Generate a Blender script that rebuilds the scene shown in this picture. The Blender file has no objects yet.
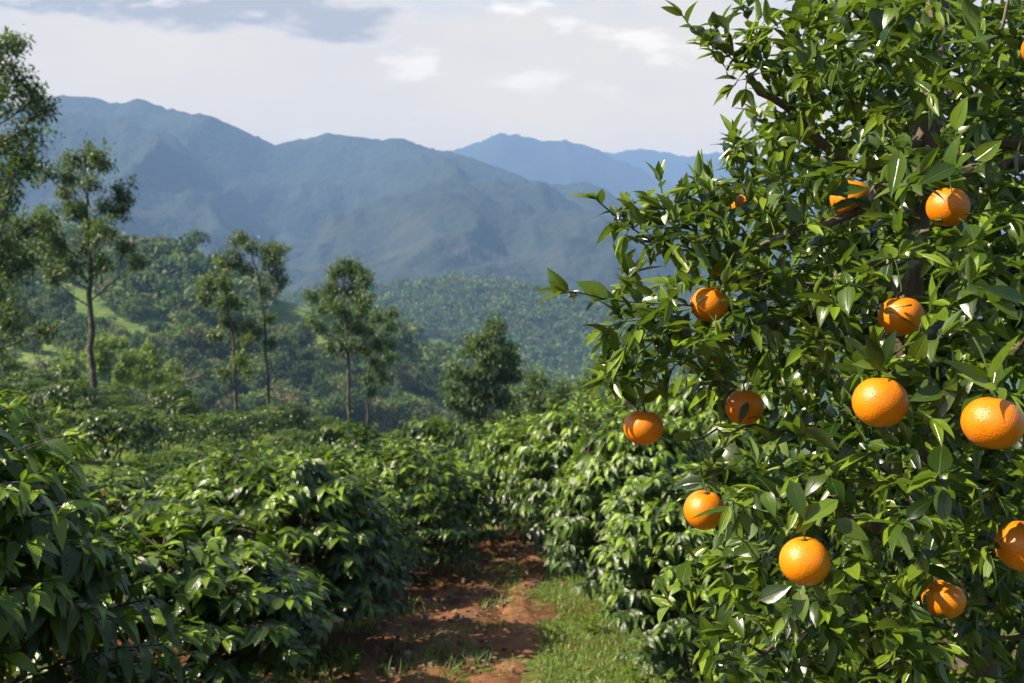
import bpy, math, random
import numpy as np
from mathutils import Vector, noise as mnoise

random.seed(7)
rng = np.random.default_rng(7)
sc = bpy.context.scene
COL = sc.collection
PI = math.pi

# ------------------------------------------------------------------ camera model (eye = world origin, y forward)
F_PX = 35.0 / 36.0 * 1024
PITCH = math.atan((341.5 - 310.0) / F_PX)
FW = np.array([0, math.cos(PITCH), -math.sin(PITCH)])
UP = np.array([0, math.sin(PITCH), math.cos(PITCH)])
RT = np.array([1.0, 0, 0])


def P(u, v, d):
    """world point seen at u, v at forward distance d"""
    k = FW + (u - 512) / F_PX * RT + (341.5 - v) / F_PX * UP
    return k * (d / k[1])


def proj(p):
    p = np.asarray(p, float)
    c = p @ FW
    return 512 + F_PX * (p @ RT) / c, 341.5 - F_PX * (p @ UP) / c, c


def nrm(a):
    a = np.asarray(a, float)
    n = np.linalg.norm(a, axis=-1, keepdims=True)
    return a / np.maximum(n, 1e-9)


def sstep(a, b, x):
    t = np.clip((np.asarray(x, float) - a) / (b - a), 0, 1)
    return t * t * (3 - 2 * t)


# ------------------------------------------------------------------ numpy noise
def _hash(ix, iy, seed):
    h = (ix.astype(np.int64) * 374761393 + iy.astype(np.int64) * 668265263 + seed * 974634777) & 0xFFFFFFFF
    h = ((h ^ (h >> 13)) * 1274126177) & 0xFFFFFFFF
    h = h ^ (h >> 16)
    return (h & 0xFFFF) / 65535.0


def vnoise(x, y, seed=0):
    x = np.asarray(x, float); y = np.asarray(y, float)
    ix = np.floor(x); iy = np.floor(y)
    fx = x - ix; fy = y - iy
    fx = fx * fx * fx * (fx * (fx * 6 - 15) + 10); fy = fy * fy * fy * (fy * (fy * 6 - 15) + 10)
    a = _hash(ix, iy, seed); b = _hash(ix + 1, iy, seed)
    c = _hash(ix, iy + 1, seed); d = _hash(ix + 1, iy + 1, seed)
    return (a * (1 - fx) + b * fx) * (1 - fy) + (c * (1 - fx) + d * fx) * fy


def fbm(x, y, oct=5, seed=0, gain=0.5):
    s = 0; a = 1; t = 0
    for o in range(oct):
        s = s + a * (vnoise(x, y, seed + o * 17) * 2 - 1); t += a
        x = x * 2.03 + 11.3; y = y * 2.03 + 5.7; a *= gain
    return s / t


def ridged(x, y, oct=5, seed=0):
    s = 0; a = 1; t = 0
    for o in range(oct):
        s = s + a * (1 - np.abs(vnoise(x, y, seed + o * 17) * 2 - 1)); t += a
        x = x * 2.03 + 3.1; y = y * 2.03 + 8.2; a *= 0.5
    return s / t


# ------------------------------------------------------------------ object helpers
def link(o, parent=None):
    COL.objects.link(o)
    if parent is not None:
        o.parent = parent
    return o


def tag(o, label=None, cat=None, group=None, kind=None):
    if label: o['label'] = label
    if cat: o['category'] = cat
    if group: o['group'] = group
    if kind: o['kind'] = kind
    return o


def empty(name, loc=(0, 0, 0), rz=0.0):
    o = bpy.data.objects.new(name, None)
    o.empty_display_size = 0.1
    o.location = [float(c) for c in loc]; o.rotation_euler = (0, 0, rz)
    return link(o)


class Geo:
    """collects quads; builds one mesh"""
    def __init__(self):
        self.V = []; self.Fq = []; self.UV = []; self.A = []; self.M = []; self.n = 0

    def add(self, v, f, uv=None, age=None, mi=0):
        v = np.asarray(v, float).reshape(-1, 3); f = np.asarray(f, int).reshape(-1, 4)
        self.V.append(v); self.Fq.append(f + self.n)
        self.UV.append(np.zeros((len(v), 2)) if uv is None else np.asarray(uv, float).reshape(-1, 2))
        self.A.append(np.zeros(len(v)) if age is None else np.broadcast_to(np.asarray(age, float).ravel(), (len(v),)))
        self.M.append(np.full(len(f), mi))
        self.n += len(v)

    def mesh(self, name, mats, smooth=True):
        me = bpy.data.meshes.new(name)
        V = np.concatenate(self.V); Fq = np.concatenate(self.Fq); UV = np.concatenate(self.UV)
        A = np.concatenate(self.A); M = np.concatenate(self.M)
        me.vertices.add(len(V)); me.vertices.foreach_set('co', V.ravel().astype(np.float32))
        me.loops.add(Fq.size); me.loops.foreach_set('vertex_index', Fq.ravel().astype(np.int32))
        me.polygons.add(len(Fq))
        me.polygons.foreach_set('loop_start', np.arange(0, Fq.size, 4, dtype=np.int32))
        me.polygons.foreach_set('material_index', M.astype(np.int32))
        for m in (mats if isinstance(mats, (list, tuple)) else [mats]):
            me.materials.append(m)
        uvl = me.uv_layers.new(name='UVMap')
        uvl.data.foreach_set('uv', UV[Fq.ravel()].ravel().astype(np.float32))
        at = me.attributes.new('age', 'FLOAT', 'POINT')
        at.data.foreach_set('value', A.astype(np.float32))
        me.polygons.foreach_set('use_smooth', np.full(len(Fq), smooth))
        me.update(calc_edges=True)
        return me

    def build(self, name, mats, parent=None, smooth=True):
        return link(bpy.data.objects.new(name, self.mesh(name, mats, smooth)), parent)


def tube(g, pts, rad, k=7, mi=0, wob=0.0):
    pts = np.asarray(pts, float); n = len(pts)
    rad = np.broadcast_to(np.asarray(rad, float), (n,))
    T = nrm(np.gradient(pts, axis=0))
    ref = np.array([0.31, 0.17, 0.93]) if abs(T[0][2]) < 0.9 else np.array([1.0, 0.1, 0.05])
    X = nrm(np.cross(T, ref)); Y = np.cross(T, X)
    a = np.arange(k) * 2 * PI / k
    R = rad[:, None] * (1 + wob * (rng.random((n, k)) - 0.5))
    V = pts[:, None, :] + R[..., None] * (np.cos(a)[None, :, None] * X[:, None, :] + np.sin(a)[None, :, None] * Y[:, None, :])
    i = np.arange(n - 1)[:, None] * k; j = np.arange(k)[None, :]; j2 = (j + 1) % k
    Fq = np.stack([i + j, i + j2, i + k + j2, i + k + j], -1)
    L = np.concatenate([[0], np.cumsum(np.linalg.norm(np.diff(pts, axis=0), axis=1))])
    uv = np.stack([np.broadcast_to(a / (2 * PI), (n, k)), np.broadcast_to(L[:, None], (n, k))], -1)
    g.add(V, Fq, uv, None, mi)


def smooth_path(pts, n):
    """Catmull-Rom through pts"""
    pts = np.asarray(pts, float)
    q = np.vstack([2 * pts[0] - pts[1], pts, 2 * pts[-1] - pts[-2]])
    m = len(pts) - 1
    t = np.linspace(0, m - 1e-6, n); i = t.astype(int); f = (t - i)[:, None]
    p0, p1, p2, p3 = q[i], q[i + 1], q[i + 2], q[i + 3]
    return 0.5 * (2 * p1 + (p2 - p0) * f + (2 * p0 - 5 * p1 + 4 * p2 - p3) * f ** 2 + (3 * p1 - p0 - 3 * p2 + p3) * f ** 3)


class Leaves:
    def __init__(self):
        self.P = []; self.D = []; self.N = []; self.L = []; self.W = []; self.C = []; self.Fo = []; self.A = []

    def add(self, p, d, n, L, W, curl=0.15, fold=0.25, age=0.0):
        self.P.append(p); self.D.append(d); self.N.append(n); self.L.append(L); self.W.append(W)
        self.C.append(curl); self.Fo.append(fold); self.A.append(age)

    def arrays(self):
        return [np.asarray(a, float) for a in (self.P, self.D, self.N, self.L, self.W, self.C, self.Fo, self.A)]

    def into(self, g, rows=6, wav=0.0, mi=0, mask=None, shape=0.8):
        if not self.P: return
        Pp, D, N, L, W, C, Fo, A = self.arrays()
        if mask is not None:
            Pp, D, N, L, W, C, Fo, A = [a[mask] for a in (Pp, D, N, L, W, C, Fo, A)]
        n = len(Pp)
        D = nrm(D); S = nrm(np.cross(D, N)); N = np.cross(S, D)
        s = np.linspace(0, 1, rows)
        w = np.sin(PI * s ** shape) ** 0.85 * (1 - 0.25 * s)
        w[0] = 0.05; w[-1] = 0.012
        t = np.array([-1.0, 0.0, 1.0])
        ph = rng.random(n) * 6.28
        s_ = s[None, :, None]; t_ = t[None, None, :]; w_ = w[None, :, None]
        Lc = L[:, None, None]; Wc = W[:, None, None]
        along = s_ * Lc * (1 - 0.12 * np.abs(C)[:, None, None] * s_) + 0 * t_
        side = t_ * w_ * Wc * 0.5
        up = (-C[:, None, None] * s_ ** 2 * Lc + Fo[:, None, None] * np.abs(t_) * w_ * Wc * 0.5
              + wav * np.sin(s_ * 13 + ph[:, None, None] + t_ * 0.8) * np.abs(t_) * w_ * Wc)
        V = (Pp[:, None, None, :] + along[..., None] * D[:, None, None, :] + side[..., None] * S[:, None, None, :]
             + up[..., None] * N[:, None, None, :])
        b = np.arange(n)[:, None, None] * rows * 3
        r = np.arange(rows - 1)[None, :, None] * 3; c = np.arange(2)[None, None, :]
        i0 = b + r + c
        Fq = np.stack([i0, i0 + 1, i0 + 4, i0 + 3], -1)
        uv = np.broadcast_to(np.stack([np.broadcast_to(t[None, :] * 0.5 + 0.5, (rows, 3)),
                                       np.broadcast_to(s[:, None], (rows, 3))], -1)[None], (n, rows, 3, 2))
        g.add(V, Fq, uv, np.repeat(A, rows * 3), mi)


def rdir(n=None):
    a = rng.normal(size=(3,) if n is None else (n, 3))
    return nrm(a)


# ------------------------------------------------------------------ material helpers
class NT:
    def __init__(self, name):
        self.m = bpy.data.materials.new(name); self.m.use_nodes = True
        self.t = self.m.node_tree; self.t.nodes.clear()
        self.out = self.t.nodes.new('ShaderNodeOutputMaterial')

    def n(self, typ, **kw):
        nd = self.t.nodes.new('ShaderNode' + typ)
        ins = kw.pop('ins', {})
        for k, v in kw.items(): setattr(nd, k, v)
        for k, v in ins.items():
            if isinstance(v, tuple) and len(v) == 2 and hasattr(v[0], 'outputs'):
                self.t.links.new(v[0].outputs[v[1]], nd.inputs[k])
            elif hasattr(v, 'is_output'):
                self.t.links.new(v, nd.inputs[k])
            else:
                nd.inputs[k].default_value = v
        return nd

    def ramp(self, fac, stops, interp='LINEAR'):
        r = self.n('ValToRGB'); cr = r.color_ramp; cr.interpolation = interp
        while len(cr.elements) < len(stops): cr.elements.new(0.5)
        for e, (p, c) in zip(cr.elements, stops):
            e.position = p; e.color = (c[0], c[1], c[2], 1) if hasattr(c, '__len__') else (c, c, c, 1)
        self.t.links.new(fac, r.inputs[0])
        return r.outputs[0]

    def math(self, op, a, b=0.0, clamp=False):
        nd = self.n('Math', operation=op, use_clamp=clamp)
        for i, v in enumerate((a, b)):
            if hasattr(v, 'is_output'): self.t.links.new(v, nd.inputs[i])
            else: nd.inputs[i].default_value = v
        return nd.outputs[0]

    def mix(self, fac, a, b, blend='MIX'):
        nd = self.n('Mix', data_type='RGBA', blend_type=blend)
        for sock, v in ((nd.inputs[0], fac), (nd.inputs[6], a), (nd.inputs[7], b)):
            if hasattr(v, 'is_output'): self.t.links.new(v, sock)
            else: sock.default_value = v if not hasattr(v, '__len__') else (v[0], v[1], v[2], 1)
        return nd.outputs[2]

    def surf(self, sh):
        self.t.links.new(sh, self.out.inputs['Surface'])
        return self.m


def leaf_material(name, dark, mid, light, young, trans, rough=0.38, tfac=0.3, veins=0, spec=0.5, under=(0.10, 0.16, 0.06), detail=True, patch=0.0):
    t = NT(name)
    geo = t.n('NewGeometry')
    col = t.ramp(geo.outputs['Random Per Island'], [(0.0, dark), (0.55, mid), (1.0, light)])
    age = t.n('Attribute', attribute_name='age', attribute_type='GEOMETRY')
    col = t.mix(age.outputs['Fac'], col, young)
    uv = t.n('TexCoord'); sep = t.n('SeparateXYZ', ins={0: uv.outputs['UV']})
    x = t.math('ABSOLUTE', t.math('SUBTRACT', sep.outputs[0], 0.5))
    bump = None
    if detail:
        rib = t.math('SUBTRACT', 1.0, t.math('MULTIPLY', x, 22.0), clamp=True)
        col = t.mix(t.math('MULTIPLY', rib, 0.4), col, tuple(min(1, c * 2.4 + 0.02) for c in light))
        noi = t.n('TexNoise', ins={'Vector': uv.outputs['Object'], 'Scale': 60.0, 'Detail': 3.0})
        col = t.mix(t.math('MULTIPLY', noi.outputs[0], 0.45), col, tuple(c * 0.45 for c in dark))
        h = t.math('MULTIPLY', rib, -0.6)
        if veins:
            ph = t.math('SUBTRACT', t.math('MULTIPLY', sep.outputs[1], veins * 6.283), t.math('MULTIPLY', x, veins * 3.2))
            wv = t.math('SINE', ph)
            h = t.math('ADD', h, t.math('MULTIPLY', wv, 0.45))
        h = t.math('ADD', h, t.math('MULTIPLY', noi.outputs[0], 0.25))
        bump = t.n('Bump', ins={'Strength': 0.55, 'Distance': 0.0022, 'Height': h}).outputs[0]
    colu = t.mix(geo.outputs['Backfacing'], col, t.mix(0.6, col, under))
    pb = t.n('BsdfPrincipled', ins={'Base Color': colu, 'Specular IOR Level': spec})
    rg = t.math('ADD', t.math('MULTIPLY', geo.outputs['Backfacing'], 0.25), rough)
    t.t.links.new(rg, pb.inputs['Roughness'])
    tr = t.n('BsdfTranslucent', ins={'Color': t.mix(0.35, tuple(trans), t.mix(1.0, col, (3, 3, 3), 'MULTIPLY'))})
    if bump is not None:
        t.t.links.new(bump, pb.inputs['Normal'])
    ms = t.n('MixShader', ins={0: tfac, 1: pb.outputs[0], 2: tr.outputs[0]})
    return t.surf(ms.outputs[0])


def bark_material(name, c0, c1, scale=18.0, lichen=None):
    t = NT(name)
    tc = t.n('TexCoord')
    mp = t.n('Mapping', ins={'Vector': tc.outputs['Object'], 'Scale': (1, 1, 0.3)})
    n1 = t.n('TexNoise', ins={'Vector': mp.outputs[0], 'Scale': scale, 'Detail': 6.0, 'Roughness': 0.7})
    col = t.ramp(n1.outputs[0], [(0.3, c0), (0.7, c1)])
    if lichen:
        n2 = t.n('TexNoise', ins={'Vector': tc.outputs['Object'], 'Scale': scale * 0.5, 'Detail': 4.0})
        col = t.mix(t.ramp(n2.outputs[0], [(0.56, 0.0), (0.64, 1.0)]), col, lichen)
    b = t.n('Bump', ins={'Strength': 0.8, 'Distance': 0.01, 'Height': n1.outputs[0]})
    pb = t.n('BsdfPrincipled', ins={'Base Color': col, 'Roughness': 0.85, 'Normal': b.outputs[0], 'Specular IOR Level': 0.2})
    return t.surf(pb.outputs[0])


M_ORLEAF = leaf_material('citrus_leaf', (0.005, 0.013, 0.003), (0.011, 0.028, 0.004), (0.040, 0.080, 0.008), (0.17, 0.25, 0.016),
                         (0.26, 0.42, 0.02), rough=0.27, tfac=0.16, spec=0.40, veins=0, under=(0.12, 0.19, 0.07))
M_COFLEAF = leaf_material('coffee_leaf', (0.006, 0.015, 0.004), (0.015, 0.037, 0.006), (0.048, 0.098, 0.010), (0.25, 0.38, 0.02),
                          (0.26, 0.44, 0.02), rough=0.28, tfac=0.17, spec=0.45, veins=9, under=(0.07, 0.12, 0.05))
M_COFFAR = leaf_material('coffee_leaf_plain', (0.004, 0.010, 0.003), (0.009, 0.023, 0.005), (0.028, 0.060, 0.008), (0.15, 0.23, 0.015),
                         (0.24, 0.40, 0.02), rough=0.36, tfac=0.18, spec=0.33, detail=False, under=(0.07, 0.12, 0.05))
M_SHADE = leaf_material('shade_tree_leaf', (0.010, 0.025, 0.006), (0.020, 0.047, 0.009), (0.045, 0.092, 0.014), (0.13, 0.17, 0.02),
                        (0.22, 0.32, 0.03), rough=0.5, tfac=0.24, detail=False)
M_YELLOW = leaf_material('pale_tree_leaf', (0.06, 0.10, 0.016), (0.10, 0.16, 0.022), (0.14, 0.20, 0.03), (0.17, 0.23, 0.03),
                         (0.30, 0.42, 0.05), rough=0.5, tfac=0.35, detail=False)
M_FOREST = leaf_material('forest_leaf', (0.022, 0.050, 0.022), (0.036, 0.076, 0.026), (0.06, 0.11, 0.03), (0.13, 0.15, 0.05),
                         (0.14, 0.26, 0.05), rough=0.6, tfac=0.22, detail=False)
M_BARK = bark_material('citrus_bark', (0.045, 0.032, 0.022), (0.14, 0.11, 0.08), 30, (0.20, 0.22, 0.16))
M_TWIG = bark_material('green_twig', (0.05, 0.08, 0.02), (0.10, 0.14, 0.04), 40)
M_SBARK = bark_material('shade_tree_bark', (0.03, 0.024, 0.02), (0.09, 0.075, 0.062), 5, (0.14, 0.14, 0.12))
M_CSTEM = bark_material('coffee_stem', (0.025, 0.022, 0.012), (0.07, 0.06, 0.035), 25)

# ------------------------------------------------------------------ terrain
def sil(pts, D):
    """silhouette pixels -> (x, z) at distance D"""
    w = np.array([P(u, v, D) for u, v in pts])
    return w[:, 0], w[:, 2]


def terr(x, y):
    """plantation ground"""
    x = np.asarray(x, float); y = np.asarray(y, float)
    c = 0.065 + 0.105 * sstep(8, 34, y)
    lx = np.where(x < -1.0, -x - 1.0, 0.0)
    lx = np.where(lx > 26, 26 + (lx - 26) * 0.35, lx)
    z = -1.65 - 0.12 * y + c * lx
    z = z - 0.10 * np.clip(x - 2.5, 0, 60)
    e = np.clip(y - (41 + 0.55 * np.clip(x + 17, 0, 16)), 0, None)
    z = z - 0.42 * (np.sqrt(e * e + 16) - 4)
    z = z + 0.10 * fbm(x * 0.35, y * 0.35, 3, 3) * sstep(1.5, 6, np.abs(x + 0.1) + np.abs(y - 8) * 0.15)
    return z


HX, HZ = sil([(-900, 190), (-300, 206), (0, 226), (60, 240), (130, 254), (180, 264), (230, 282), (290, 302), (340, 316), (400, 338), (450, 366), (520, 408), (600, 446), (900, 520)], 330)
H2X, H2Z = sil([(-300, 270), (200, 300), (300, 306), (350, 314), (400, 328), (450, 342), (500, 362), (560, 392), (620, 424), (800, 470)], 520)
H3X, H3Z = sil([(-300, 300), (300, 305), (380, 297), (420, 290), (460, 286), (520, 291), (560, 298), (600, 306), (640, 320), (720, 340), (1100, 372)], 950)


def hill1(x, y):
    hc = np.interp(x, HX, HZ)
    yy = y + 18 * fbm(x / 80, y / 80, 3, 5)
    base = -34.0
    t = np.clip((yy - 105) / 225, 0, 1)
    prof = t ** 1.15
    f = base + (hc - base) * prof
    back = hc - 0.30 * np.clip(yy - 330, 0, None)
    z = np.where(yy < 330, f, back)
    z = z + 4.5 * fbm(x / 45, y / 45, 4, 9) * sstep(110, 180, y) * (1 - 0.75 * sstep(270, 320, y))
    return z


def hillN(x, y, X, Z, D, front, base, amp, sc_, seed):
    hc = np.interp(x, X, Z)
    t = np.clip((y - (D - front)) / front, 0, 1)
    z = np.where(y < D, base + (hc - base) * t ** 1.1, hc - 0.35 * (y - D))
    return z + amp * fbm(x / sc_, y / sc_, 4, seed) * (1 - 0.8 * sstep(D - front * 0.25, D, y))


def hill2(x, y): return hillN(x, y, H2X, H2Z, 520, 230, -60, 7, 70, 21)
def hill3(x, y): return hillN(x, y, H3X, H3Z, 950, 420, -85, 12, 120, 31)


def sheet(name, f, xs, ys, mat, label=None):
    X, Y = np.meshgrid(xs, ys)
    V = np.stack([X, Y, f(X, Y)], -1)
    ny, nx = X.shape
    i = np.arange(ny - 1)[:, None] * nx + np.arange(nx - 1)[None, :]
    g = Geo(); g.add(V, np.stack([i, i + 1, i + nx + 1, i + nx], -1))
    o = g.build(name, mat)
    o['kind'] = 'structure'
    if label: o['label'] = label
    return o


def ground_material():
    t = NT('plantation_ground')
    tc = t.n('TexCoord')
    n1 = t.n('TexNoise', ins={'Vector': tc.outputs['Object'], 'Scale': 0.55, 'Detail': 6.0, 'Roughness': 0.65})
    n2 = t.n('TexNoise', ins={'Vector': tc.outputs['Object'], 'Scale': 9.0, 'Detail': 8.0, 'Roughness': 0.7})
    n3 = t.n('TexVoronoi', ins={'Vector': tc.outputs['Object'], 'Scale': 22.0})
    soil = t.ramp(n2.outputs[0], [(0.3, (0.05, 0.020, 0.010)), (0.5, (0.10, 0.040, 0.018)), (0.75, (0.15, 0.066, 0.033))])
    grass = t.ramp(n2.outputs[0], [(0.3, (0.045, 0.075, 0.012)), (0.6, (0.11, 0.16, 0.025)), (0.85, (0.17, 0.19, 0.04))])
    sy = t.n('SeparateXYZ', ins={0: tc.outputs['Object']})
    far = t.n('MapRange', ins={'Value': sy.outputs[1], 'From Min': 9.0, 'From Max': 22.0, 'To Min': 0.0, 'To Max': 0.22})
    rside = t.n('MapRange', ins={'Value': sy.outputs[0], 'From Min': -0.8, 'From Max': 0.6, 'To Min': -0.16, 'To Max': 0.10})
    rs = t.math('MULTIPLY', rside.outputs[0], t.n('MapRange', ins={'Value': sy.outputs[1], 'From Min': 12.0, 'From Max': 20.0, 'To Min': 1.0, 'To Max': 0.0}).outputs[0])
    m = t.ramp(t.math('ADD', t.math('ADD', t.math('ADD', n1.outputs[0], rs), t.math('MULTIPLY', n2.outputs[0], 0.3)), far.outputs[0]), [(0.62, 0.0), (0.74, 1.0)])
    col = t.mix(m, soil, grass)
    litter = t.ramp(n3.outputs['Color'], [(0.72, 0.0), (0.8, 1.0)])
    col = t.mix(t.math('MULTIPLY', litter, 0.6), col, (0.11, 0.065, 0.03))
    b = t.n('Bump', ins={'Strength': 0.9, 'Distance': 0.05, 'Height': n2.outputs[0]})
    return t.surf(t.n('BsdfPrincipled', ins={'Base Color': col, 'Roughness': 0.95, 'Normal': b.outputs[0], 'Specular IOR Level': 0.15}).outputs[0])


def path_material():
    t = NT('red_path_soil')
    tc = t.n('TexCoord')
    n1 = t.n('TexNoise', ins={'Vector': tc.outputs['Object'], 'Scale': 2.2, 'Detail': 8.0, 'Roughness': 0.65})
    n2 = t.n('TexNoise', ins={'Vector': tc.outputs['Object'], 'Scale': 28.0, 'Detail': 6.0, 'Roughness': 0.7})
    col = t.ramp(n1.outputs[0], [(0.3, (0.11, 0.050, 0.023)), (0.5, (0.19, 0.088, 0.040)), (0.72, (0.26, 0.14, 0.070))])
    col = t.mix(t.math('MULTIPLY', t.ramp(n2.outputs[0], [(0.4, 0.0), (0.65, 1.0)]), 0.4), col, (0.06, 0.024, 0.012))
    h = t.math('ADD', n1.outputs[0], t.math('MULTIPLY', n2.outputs[0], 0.35))
    b = t.n('Bump', ins={'Strength': 0.9, 'Distance': 0.04, 'Height': h})
    return t.surf(t.n('BsdfPrincipled', ins={'Base Color': col, 'Roughness': 0.95, 'Normal': b.outputs[0], 'Specular IOR Level': 0.1}).outputs[0])


def slope_material(name, stops, brown, s1, s2, bump, bd):
    t = NT(name)
    tc = t.n('TexCoord')
    n1 = t.n('TexNoise', ins={'Vector': tc.outputs['Object'], 'Scale': s1, 'Detail': 8.0, 'Roughness': 0.6})
    n2 = t.n('TexVoronoi', ins={'Vector': tc.outputs['Object'], 'Scale': s2, 'Randomness': 1.0})
    n3 = t.n('TexNoise', ins={'Vector': tc.outputs['Object'], 'Scale': s2 * 0.35, 'Detail': 6.0, 'Roughness': 0.7})
    f = t.math('ADD', t.math('MULTIPLY', n1.outputs[0], 0.55), t.math('MULTIPLY', n3.outputs[0], 0.45))
    col = t.ramp(f, stops)
    col = t.mix(t.ramp(n1.outputs[0], [(0.60, 0.0), (0.72, 0.6)]), col, brown)
    h = t.math('ADD', t.math('MULTIPLY', n2.outputs['Distance'], -1.0), n3.outputs[0])
    b = t.n('Bump', ins={'Strength': bump, 'Distance': bd, 'Height': h})
    return t.surf(t.n('BsdfPrincipled', ins={'Base Color': col, 'Roughness': 0.95, 'Normal': b.outputs[0], 'Specular IOR Level': 0.1}).outputs[0])


M_HILL = slope_material('hillside_grass', [(0.38, (0.05, 0.085, 0.022)), (0.5, (0.10, 0.15, 0.032)), (0.62, (0.16, 0.19, 0.055))], (0.15, 0.12, 0.05), 0.02, 0.4, 0.6, 0.8)
M_HILL3 = slope_material('valley_wood_floor', [(0.35, (0.02, 0.05, 0.02)), (0.5, (0.035, 0.075, 0.025)), (0.68, (0.08, 0.11, 0.04))], (0.10, 0.10, 0.05), 0.008, 0.12, 0.8, 3.0)
M_MOUNT = slope_material('mountain_forest', [(0.36, (0.012, 0.020, 0.018)), (0.5, (0.018, 0.027, 0.021)), (0.64, (0.034, 0.040, 0.030))], (0.055, 0.045, 0.038), 0.0042, 0.07, 0.55, 7.0)

g_x = np.concatenate([np.arange(-70, -12, 1.0), np.arange(-12, 6, 0.25), np.arange(6, 60, 1.0)])
g_y = np.concatenate([np.arange(-8, 16, 0.25), np.arange(16, 120, 0.8)])
sheet('ground', terr, g_x, g_y, ground_material(), 'red soil and grass plantation ground')
sheet('hillside', hill1, np.arange(-420, 330, 4.0), np.arange(95, 470, 4.0), M_HILL, 'green left hillside across the valley')
sheet('hills', hill2, np.arange(-500, 420, 6.0), np.arange(280, 640, 6.0), M_HILL, 'low green spur beyond the left hillside')
sheet('hills', hill3, np.arange(-900, 900, 10.0), np.arange(500, 1300, 10.0), M_HILL3, 'wooded ridge in the middle of the valley')

M1 = [(-700, 150), (-250, 128), (-60, 128), (0, 124), (30, 105), (60, 93), (85, 95), (120, 103), (140, 98), (160, 106), (200, 118), (218, 119), (270, 140), (300, 131), (325, 126),
      (375, 133), (400, 132), (430, 145), (470, 155), (500, 165), (530, 178), (560, 184), (585, 181), (605, 189), (625, 204), (660, 222), (720, 250), (800, 270), (1100, 300), (1700, 300)]
M2 = [(100, 230), (330, 190), (400, 165), (440, 152), (465, 143), (500, 134), (520, 137), (545, 144), (565, 140), (590, 147), (610, 156), (640, 166), (680, 185), (740, 205), (850, 215), (1000, 190), (1400, 230)]
M3 = [(200, 220), (450, 175), (560, 160), (610, 150), (650, 152), (690, 160), (730, 150), (780, 160), (850, 165), (1000, 175), (1400, 190)]


def mountain(name, pts, D, front, base, amp, wl, seed, step, label, rough):
    X, Z = sil(pts, D)

    def f(x, y):
        yy = y + wl * 0.35 * fbm(x / wl, y / wl, 3, seed + 3)
        hc = np.interp(x, X, Z)
        hc = hc + rough * fbm(x / 22, x * 0 + 3.3, 3, seed + 8)
        d = np.where(yy < D, (D - yy) / front, (yy - D) / (front * 0.8))
        d = np.clip(d, 0, 1)
        pr = 1 - d ** 0.85
        rg = ridged(x / wl + 0.25 * fbm(x / wl, y / wl, 3, seed), y / (wl * 1.9), 5, seed + 1) - 0.62
        z = base + (hc - base) * pr + amp * rg * np.sin(np.clip(d * 1.25, 0, 1) * PI) ** 1.15
        z = z + rough * 1.2 * fbm(x / 16, y / 16, 2, seed + 5) * (d < 1)
        return z
    w = D * 0.95
    return sheet(name, f, np.arange(-w, w, step), np.arange(D - front - 2 * step, D + front * 0.85, step), M_MOUNT, label)


mountain('mountains', M1, 2400, 1500, -90, 330, 420, 41, 9.0, 'long forested blue mountain ridge across the valley', 3)
mountain('mountains', M2, 4200, 900, -60, 260, 640, 51, 18.0, 'farther hazy blue peak behind the main ridge', 4)
mountain('mountains', M3, 5200, 650, -60, 240, 720, 61, 24.0, 'palest distant ridge fading into the sky', 4)
sheet('valley_floor', lambda x, y: -92 + 0 * x, np.array([-5200.0, -2000, 2000, 5200]), np.array([-300.0, 1000, 3000, 5900]), M_HILL3, 'valley floor under the haze')

# ------------------------------------------------------------------ dirt path
def path_c(y): return -0.50 + 0.075 * np.clip(np.asarray(y, float) - 7.0, -4, 8)


def path_f(s, y):
    """s in -1..1 across"""
    x = path_c(y) + s * (0.74 + 0.08 * np.sin(y * 1.7 + 1) - 0.035 * np.clip(y - 7, -3, 8))
    e = 1 - np.abs(s)
    rut = -0.05 * np.exp(-((s - 0.30) / 0.16) ** 2) - 0.04 * np.exp(-((s + 0.42) / 0.18) ** 2)
    bumps = 0.03 * fbm(x * 1.6, y * 1.6, 4, 77) + 0.030 * fbm(x * 6, y * 6, 4, 78, 0.6) + 0.012 * np.sin(y * 4.2 + 2.5 * vnoise(x * 1.4, y, 5)) * (0.5 + 0.5 * vnoise(x * 2, y * 1, 15))
    return x, terr(x, y) - 0.03 + 0.065 * sstep(0, 0.30, e) + (rut + bumps) * sstep(0, 0.3, e)


ys = np.arange(1.0, 17.0, 0.035); ss = np.linspace(-1, 1, 61)
S_, Y_ = np.meshgrid(ss, ys)
X_, Z_ = path_f(S_, Y_)
ny, nx = S_.shape
i = np.arange(ny - 1)[:, None] * nx + np.arange(nx - 1)[None, :]
g = Geo(); g.add(np.stack([X_, Y_, Z_], -1), np.stack([i, i + 1, i + nx + 1, i + nx], -1))
o = g.build('path', path_material()); tag(o, 'rutted red dirt path between the coffee rows', kind='structure')

# ------------------------------------------------------------------ grass and litter
t = NT('grass_blade')
geo_ = t.n('NewGeometry')
gc = t.ramp(geo_.outputs['Random Per Island'], [(0, (0.05, 0.10, 0.014)), (0.5, (0.10, 0.17, 0.022)), (0.85, (0.16, 0.21, 0.035)), (1.0, (0.26, 0.22, 0.09))])
pb = t.n('BsdfPrincipled', ins={'Base Color': gc, 'Roughness': 0.55})
tr = t.n('BsdfTranslucent', ins={'Color': t.mix(1.0, gc, (1.9, 2.0, 1.6), 'MULTIPLY')})
M_GRASS = t.surf(t.n('MixShader', ins={0: 0.35, 1: pb.outputs[0], 2: tr.outputs[0]}).outputs[0])


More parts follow.
